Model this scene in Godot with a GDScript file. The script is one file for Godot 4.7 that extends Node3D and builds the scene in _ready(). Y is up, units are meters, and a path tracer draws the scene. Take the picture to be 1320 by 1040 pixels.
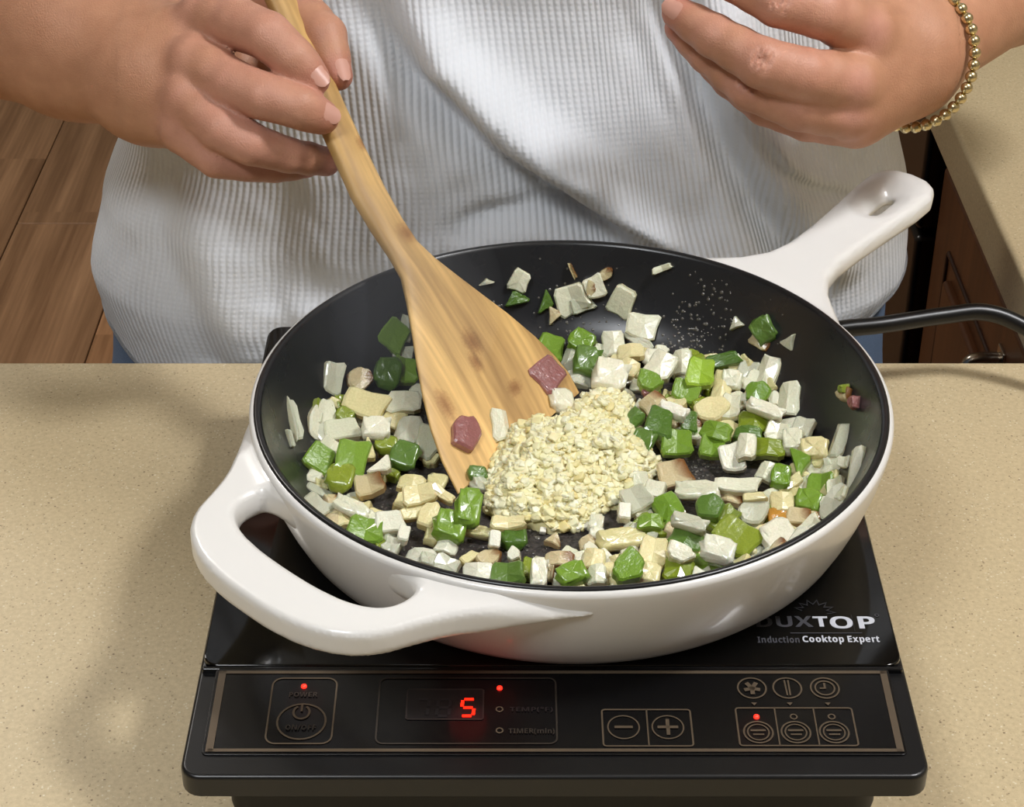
extends Node3D

# ---------------------------------------------------------------- small helpers
var mats := {}
var used := {}
var rng := RandomNumberGenerator.new()

func V(x, y, z) -> Vector3: return Vector3(x, y, z)
func P(x, y) -> Vector2: return Vector2(x, y)
func Q(x, y, z, w) -> Vector4: return Vector4(x, y, z, w)
func lin(c: Color) -> Color: return c.srgb_to_linear()

func numbered(n: String) -> String:
	if not used.has(n):
		used[n] = 0
		return n
	used[n] += 1
	return "%s_%03d" % [n, used[n]]

func thing(called: String, label: String, category: String, at := Vector3.ZERO, group := "") -> Node3D:
	var o := Node3D.new()
	o.name = numbered(called)
	add_child(o)
	o.position = at
	return tag(o, label, category, group)

func tag(o, label: String, category: String, group := ""):
	o.set_meta("label", label)
	o.set_meta("category", category)
	if group != "":
		o.set_meta("group", group)
	return o

func put(called: String, m: Mesh, material: Material, parent: Node = null) -> MeshInstance3D:
	var o := MeshInstance3D.new()
	o.mesh = m
	if material:
		o.material_override = material
	if parent == null:
		o.name = numbered(called)
		add_child(o)
	else:
		o.name = called
		parent.add_child(o, true)
	return o

func struct(called: String, m: Mesh, material: Material) -> MeshInstance3D:
	var o := put(called, m, material)
	o.set_meta("kind", "structure")
	return o

func mat(c: Color, rough := 0.5, metal := 0.0, coat := 0.0) -> StandardMaterial3D:
	var m := StandardMaterial3D.new()
	m.albedo_color = c
	m.roughness = rough
	m.metallic = metal
	if coat > 0.0:
		m.clearcoat_enabled = true
		m.clearcoat = coat
		m.clearcoat_roughness = 0.08
	return m

func glow(c: Color, e: float) -> StandardMaterial3D:
	var m := mat(c, 0.4)
	m.emission_enabled = true
	m.emission = c
	m.emission_energy_multiplier = e
	return m

# a bag of triangles; faces are turned so that their front side follows the normals
class Bag:
	var v := PackedVector3Array()
	var n := PackedVector3Array()
	var u := PackedVector2Array()
	var c := PackedColorArray()
	var i := PackedInt32Array()
	func vert(p: Vector3, nn: Vector3, uv := Vector2.ZERO, col := Color.WHITE) -> int:
		v.append(p); n.append(nn); u.append(uv); c.append(col)
		return v.size() - 1
	func tri(a: int, b: int, d: int) -> void:
		var g := (v[b] - v[a]).cross(v[d] - v[a])
		if g.dot(n[a] + n[b] + n[d]) > 0.0:
			i.append(a); i.append(d); i.append(b)
		else:
			i.append(a); i.append(b); i.append(d)
	func quad(a: int, b: int, d: int, e: int) -> void:
		tri(a, b, d); tri(a, d, e)
	func flat(pts: Array, away: Vector3, col := Color.WHITE) -> void:   # a convex polygon facing away from a point
		var nn: Vector3 = (pts[1] - pts[0]).cross(pts[2] - pts[0]).normalized()
		var mid := Vector3.ZERO
		for p in pts: mid += p
		mid /= pts.size()
		if nn.dot(mid - away) < 0.0: nn = -nn
		var first := v.size()
		for p in pts: vert(p, nn, Vector2(p.x, p.z), col)
		for k in range(1, pts.size() - 1): tri(first, first + k, first + k + 1)
	func mesh() -> ArrayMesh:
		var a := []
		a.resize(Mesh.ARRAY_MAX)
		a[Mesh.ARRAY_VERTEX] = v; a[Mesh.ARRAY_NORMAL] = n; a[Mesh.ARRAY_TEX_UV] = u; a[Mesh.ARRAY_COLOR] = c; a[Mesh.ARRAY_INDEX] = i
		var m := ArrayMesh.new()
		m.add_surface_from_arrays(Mesh.PRIMITIVE_TRIANGLES, a)
		return m

# a box with rounded edges
func add_box(b: Bag, at: Vector3, size: Vector3, r := 0.002, seg := 2) -> void:
	var h := size * 0.5
	r = minf(r, minf(h.x, minf(h.y, h.z)) * 0.98)
	var inner := h - Vector3.ONE * r
	for ax in 3:
		for s in [-1.0, 1.0]:
			var ui := (ax + 1) % 3
			var vi := (ax + 2) % 3
			var lu := []
			var lv := []
			for k in seg + 1:
				lu.append(-h[ui] + r * (1.0 - cos(PI / 4 * k / seg) / cos(PI / 4) * 0.0) * k / seg)
				lv.append(-h[vi] + r * k / seg)
			for k in seg + 1:
				lu.append(h[ui] - r * (seg - k) / seg)
				lv.append(h[vi] - r * (seg - k) / seg)
			var first := b.v.size()
			var m := lu.size()
			for a in m:
				for d in m:
					var q := Vector3.ZERO
					q[ax] = s * h[ax]; q[ui] = lu[a]; q[vi] = lv[d]
					var cl := q.clamp(-inner, inner)
					var nn := (q - cl).normalized()
					b.vert(at + cl + nn * r, nn, Vector2(lu[a], lv[d]))
			for a in m - 1:
				for d in m - 1:
					var o := first + a * m + d
					b.quad(o, o + 1, o + m + 1, o + m)

func box(at: Vector3, size: Vector3, r := 0.002, seg := 2) -> ArrayMesh:
	var b := Bag.new()
	add_box(b, at, size, r, seg)
	return b.mesh()

# a profile of (radius, height) turned round a vertical axis
func lathe(at: Vector3, prof: Array, segs := 96, b: Bag = null) -> Bag:
	if b == null: b = Bag.new()
	var m := prof.size()
	var first := b.v.size()
	for k in m:
		var t: Vector2 = prof[mini(k + 1, m - 1)] - prof[maxi(k - 1, 0)]
		var nn := Vector2(t.y, -t.x).normalized()
		for s in segs + 1:
			var a := TAU * s / segs
			b.vert(at + V(cos(a) * prof[k].x, prof[k].y, sin(a) * prof[k].x), V(cos(a) * nn.x, nn.y, sin(a) * nn.x), P(float(s) / segs, float(k) / m))
	for k in m - 1:
		for s in segs:
			var o := first + k * (segs + 1) + s
			b.quad(o, o + 1, o + segs + 2, o + segs + 1)
	return b

# a round bar along a path, radius per point
func tube(b: Bag, pts: Array, radii, segs := 12, caps := true) -> void:
	var m := pts.size()
	var ref := V(0, 1, 0)
	var first := b.v.size()
	for k in m:
		var t: Vector3 = (pts[mini(k + 1, m - 1)] - pts[maxi(k - 1, 0)]).normalized()
		if absf(t.dot(ref)) > 0.95: ref = V(1, 0, 0) if absf(t.x) < 0.9 else V(0, 0, 1)
		var x := t.cross(ref).normalized()
		var y := x.cross(t)
		ref = y
		var r: float = radii[k] if radii is Array else radii
		for s in segs:
			var d := x * cos(TAU * s / segs) + y * sin(TAU * s / segs)
			b.vert(pts[k] + d * r, d, P(float(s) / segs, k))
	for k in m - 1:
		for s in segs:
			var o := first + k * segs
			b.quad(o + s, o + (s + 1) % segs, o + segs + (s + 1) % segs, o + segs + s)
	if caps:
		for e in [0, m - 1]:
			var t: Vector3 = (pts[e] - pts[1 if e == 0 else m - 2]).normalized()
			var mid := b.vert(pts[e] + t * (radii[e] if radii is Array else radii) * 0.3, t)
			for s in segs:
				b.tri(mid, first + e * segs + s, first + e * segs + (s + 1) % segs)

func smooth_path(pts: Array, per := 6) -> Array:
	var out := []
	for k in pts.size() - 1:
		var a = pts[maxi(k - 1, 0)]
		var d = pts[mini(k + 2, pts.size() - 1)]
		for j in per:
			out.append(pts[k].cubic_interpolate(pts[k + 1], a, d, float(j) / per))
	out.append(pts[-1])
	return out

# ---------------------------------------------------------------- smooth bodies: distance fields meshed as surface nets
class Field:
	var lo: Vector3
	var cell: float
	var nx: int
	var ny: int
	var nz: int
	var d := PackedFloat32Array()
	func _init(a: Vector3, b: Vector3, c: float) -> void:
		lo = a; cell = c
		nx = int((b.x - a.x) / c) + 2
		ny = int((b.y - a.y) / c) + 2
		nz = int((b.z - a.z) / c) + 2
		d.resize(nx * ny * nz)
		d.fill(1.0)
	func like() -> Field:
		return Field.new(lo, lo + Vector3(nx - 1.5, ny - 1.5, nz - 1.5) * cell, cell)
	# chains of tapered capsules, joined inside this field with a smooth minimum
	func chains(list: Array, k: float) -> void:
		for ch in list:
			for s in ch.size() - 1:
				var pa: Vector4 = ch[s]
				var pb: Vector4 = ch[s + 1]
				var a := Vector3(pa.x, pa.y, pa.z)
				var ba := Vector3(pb.x, pb.y, pb.z) - a
				var il := 1.0 / maxf(ba.length_squared(), 1e-9)
				var ra := pa.w
				var dr := pb.w - pa.w
				var grow := maxf(pa.w, pb.w) + k + cell * 2.0
				var l := (a.min(a + ba) - Vector3.ONE * grow - lo) / cell
				var h := (a.max(a + ba) + Vector3.ONE * grow - lo) / cell
				for z in range(maxi(int(l.z), 0), mini(int(h.z) + 1, nz)):
					for y in range(maxi(int(l.y), 0), mini(int(h.y) + 1, ny)):
						var row := (z * ny + y) * nx
						for x in range(maxi(int(l.x), 0), mini(int(h.x) + 1, nx)):
							var p := lo + Vector3(x, y, z) * cell - a
							var t := clampf(p.dot(ba) * il, 0.0, 1.0)
							var e := (p - ba * t).length() - ra - dr * t
							var o := d[row + x]
							var w := k - absf(e - o)
							d[row + x] = minf(e, o) if w <= 0.0 else minf(e, o) - w * w * 0.25 / k
	func join(f: Field, k: float) -> void:
		for j in d.size():
			var e := f.d[j]
			if e < 1.0:
				var o := d[j]
				var w := k - absf(e - o)
				d[j] = minf(e, o) if w <= 0.0 else minf(e, o) - w * w * 0.25 / k
	func carve(list: Array, k: float) -> void:
		var f := like()
		f.chains(list, 0.001)
		for j in d.size():
			if f.d[j] < 1.0:
				var e := -f.d[j]
				var o := d[j]
				var w := k - absf(e - o)
				d[j] = maxf(e, o) if w <= 0.0 else maxf(e, o) + w * w * 0.25 / k
	func soften() -> void:   # one round of averaging near the surface, so that narrow clefts close cleanly
		var o := d.duplicate()
		var cap := cell * 2.5
		var sy := nx
		var sz := nx * ny
		for j in range(sz, d.size() - sz):
			var e := o[j]
			if e < cap and e > -cap:
				d[j] = e * 0.4 + 0.1 * (minf(o[j - 1], cap) + minf(o[j + 1], cap) + minf(o[j - sy], cap) + minf(o[j + sy], cap) + minf(o[j - sz], cap) + minf(o[j + sz], cap))
	# adds the surface to a bag; paint is a list of [point, radius, colour] dabs over a base colour
	func nets(b: Bag, base := Color.WHITE, paint := []) -> void:
		var at := {}
		var sx := 1
		var sy := nx
		var sz := nx * ny
		var first := b.v.size()
		for z in nz - 1:
			for y in ny - 1:
				var row := z * sz + y * sy
				for x in nx - 1:
					var o := row + x
					var s := 0
					if d[o] < 0.0: s += 1
					if d[o + 1] < 0.0: s += 1
					if d[o + sy] < 0.0: s += 1
					if d[o + sy + 1] < 0.0: s += 1
					if d[o + sz] < 0.0: s += 1
					if d[o + sz + 1] < 0.0: s += 1
					if d[o + sz + sy] < 0.0: s += 1
					if d[o + sz + sy + 1] < 0.0: s += 1
					if s == 0 or s == 8: continue
					var sum := Vector3.ZERO
					var cnt := 0
					for e in 12:
						var ca: int = EA[e]
						var cb: int = EB[e]
						var da := d[o + (ca & 1) + (sy if ca & 2 else 0) + (sz if ca & 4 else 0)]
						var db := d[o + (cb & 1) + (sy if cb & 2 else 0) + (sz if cb & 4 else 0)]
						if (da < 0.0) != (db < 0.0):
							var t := da / (da - db)
							var va := Vector3(ca & 1, (ca >> 1) & 1, (ca >> 2) & 1)
							var vb := Vector3(cb & 1, (cb >> 1) & 1, (cb >> 2) & 1)
							sum += va.lerp(vb, t)
							cnt += 1
					var g := Vector3(d[o + 1] + d[o + 1 + sy] + d[o + 1 + sz] + d[o + 1 + sy + sz] - d[o] - d[o + sy] - d[o + sz] - d[o + sy + sz],
						d[o + sy] + d[o + 1 + sy] + d[o + sy + sz] + d[o + 1 + sy + sz] - d[o] - d[o + 1] - d[o + sz] - d[o + 1 + sz],
						d[o + sz] + d[o + 1 + sz] + d[o + sy + sz] + d[o + 1 + sy + sz] - d[o] - d[o + 1] - d[o + sy] - d[o + 1 + sy])
					at[o] = b.vert(lo + (Vector3(x, y, z) + sum / cnt) * cell, g.normalized())
		for o in at:
			for ax in 3:
				var st: int = [sx, sy, sz][ax]
				if (d[o] < 0.0) == (d[o + st] < 0.0): continue
				var s1: int = [sy, sz, sx][ax]
				var s2: int = [sz, sx, sy][ax]
				if at.has(o - s1) and at.has(o - s2) and at.has(o - s1 - s2):
					b.quad(at[o], at[o - s1], at[o - s1 - s2], at[o - s2])
		# two rounds of smoothing of the normals by their faces
		var acc := PackedVector3Array()
		acc.resize(b.v.size())
		for t in range(0, b.i.size(), 3):
			if b.i[t] < first: continue
			var fn := -(b.v[b.i[t + 1]] - b.v[b.i[t]]).cross(b.v[b.i[t + 2]] - b.v[b.i[t]])
			for q in 3: acc[b.i[t + q]] += fn
		for j in range(first, b.v.size()):
			b.n[j] = acc[j].normalized()
			var col := base
			for dab in paint:
				var r: float = b.v[j].distance_to(dab[0]) / dab[1]
				if r < 1.0: col = col.lerp(dab[2], (1.0 - r * r) * (1.0 - r * r))
			b.c[j] = col
	const EA := [0, 2, 4, 6, 0, 1, 4, 5, 0, 1, 2, 3]
	const EB := [1, 3, 5, 7, 2, 3, 6, 7, 4, 5, 6, 7]

# ---------------------------------------------------------------- textures
func speckle_texture() -> ImageTexture:
	var im := Image.create(1024, 1024, false, Image.FORMAT_RGB8)
	var base := Color(0.755, 0.685, 0.545)
	im.fill(base)
	var noise := FastNoiseLite.new()
	noise.seed = 4
	noise.frequency = 0.09
	for y in 1024:
		for x in 1024:
			var k := noise.get_noise_2d(x, y) * 0.05 + rng.randf_range(-0.02, 0.02)
			im.set_pixel(x, y, Color(base.r + k, base.g + k, base.b + k * 0.9))
	for k in 9000:
		var s := rng.randi_range(1, 3)
		var l := rng.randf()
		var c: Color = Color(0.62, 0.55, 0.43) if l < 0.45 else (Color(0.83, 0.79, 0.68) if l < 0.9 else Color(0.5, 0.43, 0.33))
		im.fill_rect(Rect2i(rng.randi_range(0, 1020), rng.randi_range(0, 1020), s, rng.randi_range(1, 3)), c)
	return ImageTexture.create_from_image(im)

func grain_texture(w: int, h: int, base: Color, amount: float, stretch: float, sd: int) -> ImageTexture:   # grain runs along v
	var im := Image.create(w, h, false, Image.FORMAT_RGB8)
	var n := FastNoiseLite.new()
	n.seed = sd
	n.frequency = 0.03
	var n2 := FastNoiseLite.new()
	n2.seed = sd + 7
	n2.frequency = 0.2
	for y in h:
		for x in w:
			var a := n.get_noise_2d(x + 6.0 * n.get_noise_2d(900.0 + x * 0.3, y * stretch * 2.0), y * stretch)
			var f := n2.get_noise_2d(x, y * stretch * 0.6)
			var k := a * amount + f * amount * 0.55
			im.set_pixel(x, y, Color(clampf(base.r * (1.0 + k), 0, 1), clampf(base.g * (1.0 + k * 1.15), 0, 1), clampf(base.b * (1.0 + k * 1.35), 0, 1)))
	return ImageTexture.create_from_image(im)

func noise_texture(freq: float, a: Color, b: Color, sd := 1, size := 256) -> NoiseTexture2D:
	var t := NoiseTexture2D.new()
	var n := FastNoiseLite.new()
	n.seed = sd
	n.frequency = freq
	t.noise = n
	t.width = size
	t.height = size
	t.seamless = true
	var g := Gradient.new()
	g.set_color(0, a)
	g.set_color(1, b)
	t.color_ramp = g
	return t

func rib_texture() -> ImageTexture:   # waffle knit: 20 ribs to the tile, crossed by shallow bars
	var im := Image.create(400, 400, false, Image.FORMAT_RGB8)
	for y in 400:
		for x in 400:
			var r := 0.5 + 0.5 * cos(TAU * x / 20.0)
			var c := 0.5 + 0.5 * cos(TAU * y / 16.0)
			var h := pow(r, 0.8) * (0.78 + 0.22 * c) + rng.randf_range(-0.03, 0.03)
			im.set_pixel(x, y, Color(h, h, h))
	return ImageTexture.create_from_image(im)

# ---------------------------------------------------------------- the scene
const PAN := Vector3(0.0097, 0.0, -0.1834)

func _ready() -> void:
	rng.seed = 11
	# camera, sky, lights, exposure
	var cam := Camera3D.new()
	cam.name = "camera"
	cam.fov = rad_to_deg(2.0 * atan(520.0 / 2460.0))
	cam.position = V(-0.0165, 0.584, 0.5335)
	cam.rotation_degrees = V(-33.4, 0, 0)
	cam.near = 0.02
	cam.far = 30.0
	add_child(cam)
	cam.current = true
	var we := WorldEnvironment.new()
	we.name = "environment"
	var env := Environment.new()
	env.background_mode = Environment.BG_COLOR
	env.background_color = Color(0.62, 0.66, 0.72)
	env.background_energy_multiplier = 0.5
	env.tonemap_mode = Environment.TONE_MAPPER_LINEAR
	env.tonemap_exposure = 1.0
	env.sdfgi_enabled = true
	env.ssao_enabled = true
	env.ssil_enabled = true
	env.volumetric_fog_enabled = true
	env.volumetric_fog_density = 0.0
	we.environment = env
	add_child(we)
	ceiling_lamp(V(0.78, 1.55, -0.10), 0.26, Color(0.99, 0.99, 1.0), 1.95, "round flush ceiling lamp above the right worktop")
	ceiling_lamp(V(-0.55, 1.55, 0.75), 0.46, Color(0.97, 0.985, 1.0), 1.65, "wide round ceiling lamp over the near side of the counter")
	ceiling_lamp(V(-1.05, 1.55, -1.5), 0.40, Color(1.0, 0.98, 0.95), 1.3, "round ceiling lamp at the back of the kitchen")
	room()
	counters()
	cooktop()
	skillet()
	spatula()
	person()
	bracelet()
	food()
	garlic()
	droplets()
	steam()

func ceiling_lamp(at: Vector3, w: float, c: Color, e: float, label: String) -> void:
	var t := thing("ceiling_lamp", label, "lamp", at)
	var rim := lathe(V(0, 0, 0), [P(0.0, -0.002), P(w * 0.5 + 0.02, -0.002), P(w * 0.5 + 0.022, -0.012), P(w * 0.5 + 0.018, -0.03), P(w * 0.5, -0.032)], 48).mesh()
	put("rim", rim, mat(Color(0.8, 0.8, 0.78), 0.4), t)
	var glass := lathe(V(0, 0, 0), [P(w * 0.5, -0.030), P(w * 0.42, -0.040), P(w * 0.25, -0.046), P(0.0, -0.048)], 48).mesh()
	put("diffuser", glass, glow(c, 2.5), t)
	var l := AreaLight3D.new()
	l.name = "lamp_light"
	l.area_size = Vector2(w * 0.88, w * 0.88)
	l.light_color = c
	l.light_energy = e
	l.area_range = 12.0
	l.shadow_enabled = true
	l.position = V(0, -0.055, 0)
	l.rotation_degrees = V(-90, 0, 0)
	t.add_child(l)

# ---------------------------------------------------------------- room
func room() -> void:
	var wall := mat(Color(0.72, 0.69, 0.635), 0.9)
	wall.albedo_texture = noise_texture(0.05, Color(0.97, 0.97, 0.97), Color(1, 1, 1), 3)
	wall.uv1_triplanar = true
	wall.uv1_world_triplanar = true
	wall.uv1_scale = V(2, 2, 2)
	struct("wall_left", box(V(-2.55, 0.32, -0.7), V(0.1, 2.46, 6.6), 0.004), wall)
	struct("wall_right", box(V(0.99, 0.32, -0.7), V(0.1, 2.46, 6.6), 0.004), wall)
	struct("wall_back", box(V(-0.78, 0.32, -4.05), V(3.64, 2.46, 0.1), 0.004), wall)
	struct("wall_front", box(V(-0.78, 0.32, 2.65), V(3.64, 2.46, 0.1), 0.004), wall)
	struct("ceiling", box(V(-0.78, 1.6, -0.7), V(3.64, 0.1, 6.8), 0.004), mat(Color(0.88, 0.87, 0.84), 0.95))
	struct("baseboard_left", box(V(-2.49, -0.86, -0.7), V(0.02, 0.1, 6.6), 0.004), mat(Color(0.85, 0.83, 0.78), 0.5))
	# the floor: sub-floor and oak-look planks, each a piece
	var floor_slab := struct("floor", box(V(-0.78, -0.975, -0.7), V(3.64, 0.1, 6.8), 0.004), mat(Color(0.16, 0.11, 0.07), 0.8))
	var looks := []
	for k in 5:
		var m := mat([Color(1, 1, 1), Color(0.90, 0.86, 0.82), Color(1.06, 1.03, 1.0), Color(0.95, 0.95, 0.95), Color(0.86, 0.84, 0.83)][k], 0.42)
		m.albedo_texture = grain_texture(128, 512, Color(0.65, 0.495, 0.36), 0.22, 0.06, 31 + k)
		m.uv1_scale = V(4.8, 0.85, 1)
		looks.append(m)
	var w := 0.194
	var col := 0
	var x := -2.5 + 0.109
	while x < 0.95:
		var z := -4.0 - fposmod(col * 0.53, 1.2)
		if absf(x + w * 0.5 + 0.745) < 0.02: z = -2.275 - 2.44
		while z < 2.6:
			var z0 := maxf(z, -4.0)
			var z1 := minf(z + 1.22, 2.6)
			if z1 - z0 > 0.02:
				var b := Bag.new()
				add_box(b, V(0, 0, 0), V(minf(w, 0.94 - x) - 0.0016, 0.015, z1 - z0 - 0.0016), 0.0022, 1)
				for j in b.u.size(): b.u[j] = P(b.v[j].x + rng.randf(), b.v[j].z) if false else P(b.v[j].x + 0.097, b.v[j].z + col * 0.37)
				var pl := put("plank", b.mesh(), looks[rng.randi() % 5], floor_slab)
				pl.position = V(x + w * 0.5, -0.9175, (z0 + z1) * 0.5)
			z += 1.22
		x += w
		col += 1

func counters() -> void:
	var lam := mat(Color(1, 1, 1), 0.42)
	lam.albedo_texture = speckle_texture()
	lam.uv1_triplanar = true
	lam.uv1_world_triplanar = true
	lam.uv1_scale = V(3.2, 3.2, 3.2)
	lam.texture_filter = BaseMaterial3D.TEXTURE_FILTER_LINEAR
	var b := Bag.new()
	add_box(b, V(-0.33, -0.019, -0.0584), V(2.52, 0.038, 0.677), 0.004, 3)
	tag(put("worktop", b.mesh(), lam), "beige speckled laminate worktop carrying the black induction hob", "countertop")
	b = Bag.new()
	add_box(b, V(0.619, -0.019, -1.35), V(0.64, 0.038, 1.89), 0.004, 3)
	tag(put("worktop", b.mesh(), lam), "beige laminate worktop along the right wall above the wooden cupboard", "countertop")
	var wood := mat(Color(1, 1, 1), 0.38)
	wood.albedo_texture = grain_texture(128, 512, Color(0.37, 0.225, 0.13), 0.28, 0.05, 77)
	wood.uv1_triplanar = true
	wood.uv1_scale = V(3.0, 1.2, 3.0)
	# the island body under the near worktop
	var isl := thing("island_cabinet", "wooden island cabinet under the near beige worktop", "cabinet", V(-0.33, -0.91, 0.02))
	put("body", box(V(0, 0.48, 0), V(2.46, 0.784, 0.50), 0.003), wood, isl)
	put("plinth", box(V(0, 0.045, 0), V(2.44, 0.088, 0.44), 0.003), mat(Color(0.1, 0.07, 0.05), 0.6), isl)
	# the wooden cupboard beside the cook
	var cab := thing("base_cabinet", "dark brown wooden base cabinet right of the cook under the wall worktop", "cabinet", V(0.62, -0.91, -0.62))
	put("body", box(V(0.01, 0.48, 0), V(0.57, 0.784, 0.425), 0.002), wood, cab)
	put("plinth", box(V(0.03, 0.045, 0), V(0.53, 0.088, 0.42), 0.002), mat(Color(0.08, 0.05, 0.04), 0.6), cab)
	put("top_rail", box(V(-0.288, 0.852, 0), V(0.018, 0.038, 0.425), 0.003), wood, cab)
	var door := put("door", box(V(0, 0, 0), V(0.019, 0.735, 0.40), 0.004), wood, cab)
	door.position = V(-0.286, 0.455, -0.006)
	# raised panel: groove frame with a bevelled field
	var fr := Bag.new()
	var py := 0.318
	var pz := 0.148
	for s in [[-1, 0], [1, 0], [0, 1], [0, -1]]:
		if s[0] != 0: add_box(fr, V(-0.0095, 0, s[0] * pz), V(0.005, py * 2, 0.0045), 0.002, 1)
		else: add_box(fr, V(-0.0095, s[1] * py, 0), V(0.005, 0.0045, pz * 2), 0.002, 1)
	put("moulding", fr.mesh(), mat(Color(0.22, 0.12, 0.07), 0.45), door)
	put("panel", box(V(-0.0115, 0, 0), V(0.009, py * 2 - 0.03, pz * 2 - 0.03), 0.004, 2), wood, door)
	var hb := Bag.new()
	tube(hb, smooth_path([V(-0.008, 0.0, 0), V(-0.026, 0.0, 0), V(-0.034, -0.006, 0), V(-0.036, -0.03, 0), V(-0.036, -0.09, 0), V(-0.034, -0.114, 0), V(-0.026, -0.12, 0), V(-0.008, -0.12, 0)], 5), 0.0045, 12)
	add_box(hb, V(-0.0105, 0.0, 0), V(0.003, 0.016, 0.016), 0.001, 1)
	add_box(hb, V(-0.0105, -0.12, 0), V(0.003, 0.016, 0.016), 0.001, 1)
	var hd := put("handle", hb.mesh(), mat(Color(0.78, 0.74, 0.68), 0.25, 1.0), door)
	hd.position = V(0, 0.335, 0.035)
	hd.set_meta("label", "nickel bar pull")
	# black appliance beyond it
	var bl := mat(Color(0.018, 0.018, 0.02), 0.3)
	var ap := thing("dishwasher", "black built-in dishwasher beyond the wooden cabinet behind the cook", "dishwasher", V(0.62, -0.91, -1.139))
	put("body", box(V(0.01, 0.46, 0), V(0.57, 0.80, 0.602), 0.003), bl, ap)
	put("door", box(V(-0.292, 0.42, 0), V(0.03, 0.66, 0.596), 0.006), bl, ap)
	put("control_strip", box(V(-0.292, 0.808, 0), V(0.032, 0.105, 0.596), 0.006), mat(Color(0.03, 0.03, 0.033), 0.25), ap)
	put("plinth", box(V(0.03, 0.03, 0), V(0.50, 0.058, 0.59), 0.002), bl, ap)
	var cab2 := thing("base_cabinet", "wooden base cabinet at the far end past the black dishwasher", "cabinet", V(0.62, -0.91, -1.87))
	put("body", box(V(0.01, 0.48, 0), V(0.57, 0.784, 0.84), 0.002), wood, cab2)
	put("door", box(V(-0.286, 0.47, 0.0), V(0.019, 0.74, 0.80), 0.004), wood, cab2)
	put("plinth", box(V(0.03, 0.045, 0), V(0.53, 0.088, 0.84), 0.002), mat(Color(0.08, 0.05, 0.04), 0.6), cab2)

# ---------------------------------------------------------------- induction hob
func ring_strip(b: Bag, pts: Array, wd: float, y0: float, th: float, closed := true) -> void:   # a thin raised line along a path in x, z
	var m := pts.size()
	var first := b.v.size()
	for k in m:
		var a: Vector2 = pts[(k - 1 + m) % m] if closed or k > 0 else pts[k]
		var d: Vector2 = pts[(k + 1) % m] if closed or k < m - 1 else pts[k]
		var t := (d - a).normalized()
		var e1: Vector2 = (pts[k] - a).normalized() if pts[k] != a else t
		var cosv := maxf(absf(t.dot(e1)), 0.5)
		var nn := Vector2(-t.y, t.x) * wd * 0.5 / cosv
		for q in [pts[k] + nn, pts[k] - nn]:
			b.vert(V(q.x, y0 + slope(q.y) + th, q.y), V(0, 1, 0))
	for k in (m if closed else m - 1):
		var o := first + k * 2
		var e := first + ((k + 1) % m) * 2
		b.quad(o, o + 1, e + 1, e)

func slope(z: float) -> float:   # the panel falls a little to the front
	return clampf(-z, 0.0, 0.06) * 0.05

func round_rect(x0: float, z0: float, x1: float, z1: float, r: float, seg := 5) -> Array:
	var out := []
	for q in [[x1 - r, z1 - r, 0.0], [x0 + r, z1 - r, PI / 2], [x0 + r, z0 + r, PI], [x1 - r, z0 + r, PI * 1.5]]:
		for k in seg + 1:
			var a: float = q[2] + PI / 2 * k / seg
			out.append(P(q[0] + cos(a) * r, q[1] + sin(a) * r))
	return out

func circle(x: float, z: float, r: float, seg := 28) -> Array:
	var out := []
	for k in seg: out.append(P(x + cos(TAU * k / seg) * r, z + sin(TAU * k / seg) * r))
	return out

func word(text: String, at: Vector3, wide: float, high: float, m: Material, parent: Node, called := "lettering", bold := true) -> MeshInstance3D:
	var t := TextMesh.new()
	var f := SystemFont.new()
	f.font_names = PackedStringArray(["Droid Sans"])
	f.font_weight = 700 if bold else 400
	t.font = f
	t.text = text
	t.font_size = 32
	t.pixel_size = 0.01
	t.depth = 0.02
	t.curve_step = 1.0
	var bb := t.get_aabb()
	var o := MeshInstance3D.new()
	o.name = called
	o.mesh = t
	o.material_override = m
	parent.add_child(o, true)
	var s := Vector3(wide / bb.size.x, high / bb.size.y, 0.01)
	var bs := Basis(V(1, 0, 0), -PI / 2) * Basis.from_scale(s)
	o.transform = Transform3D(bs, at - bs * (bb.position + bb.size * 0.5))
	return o

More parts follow.
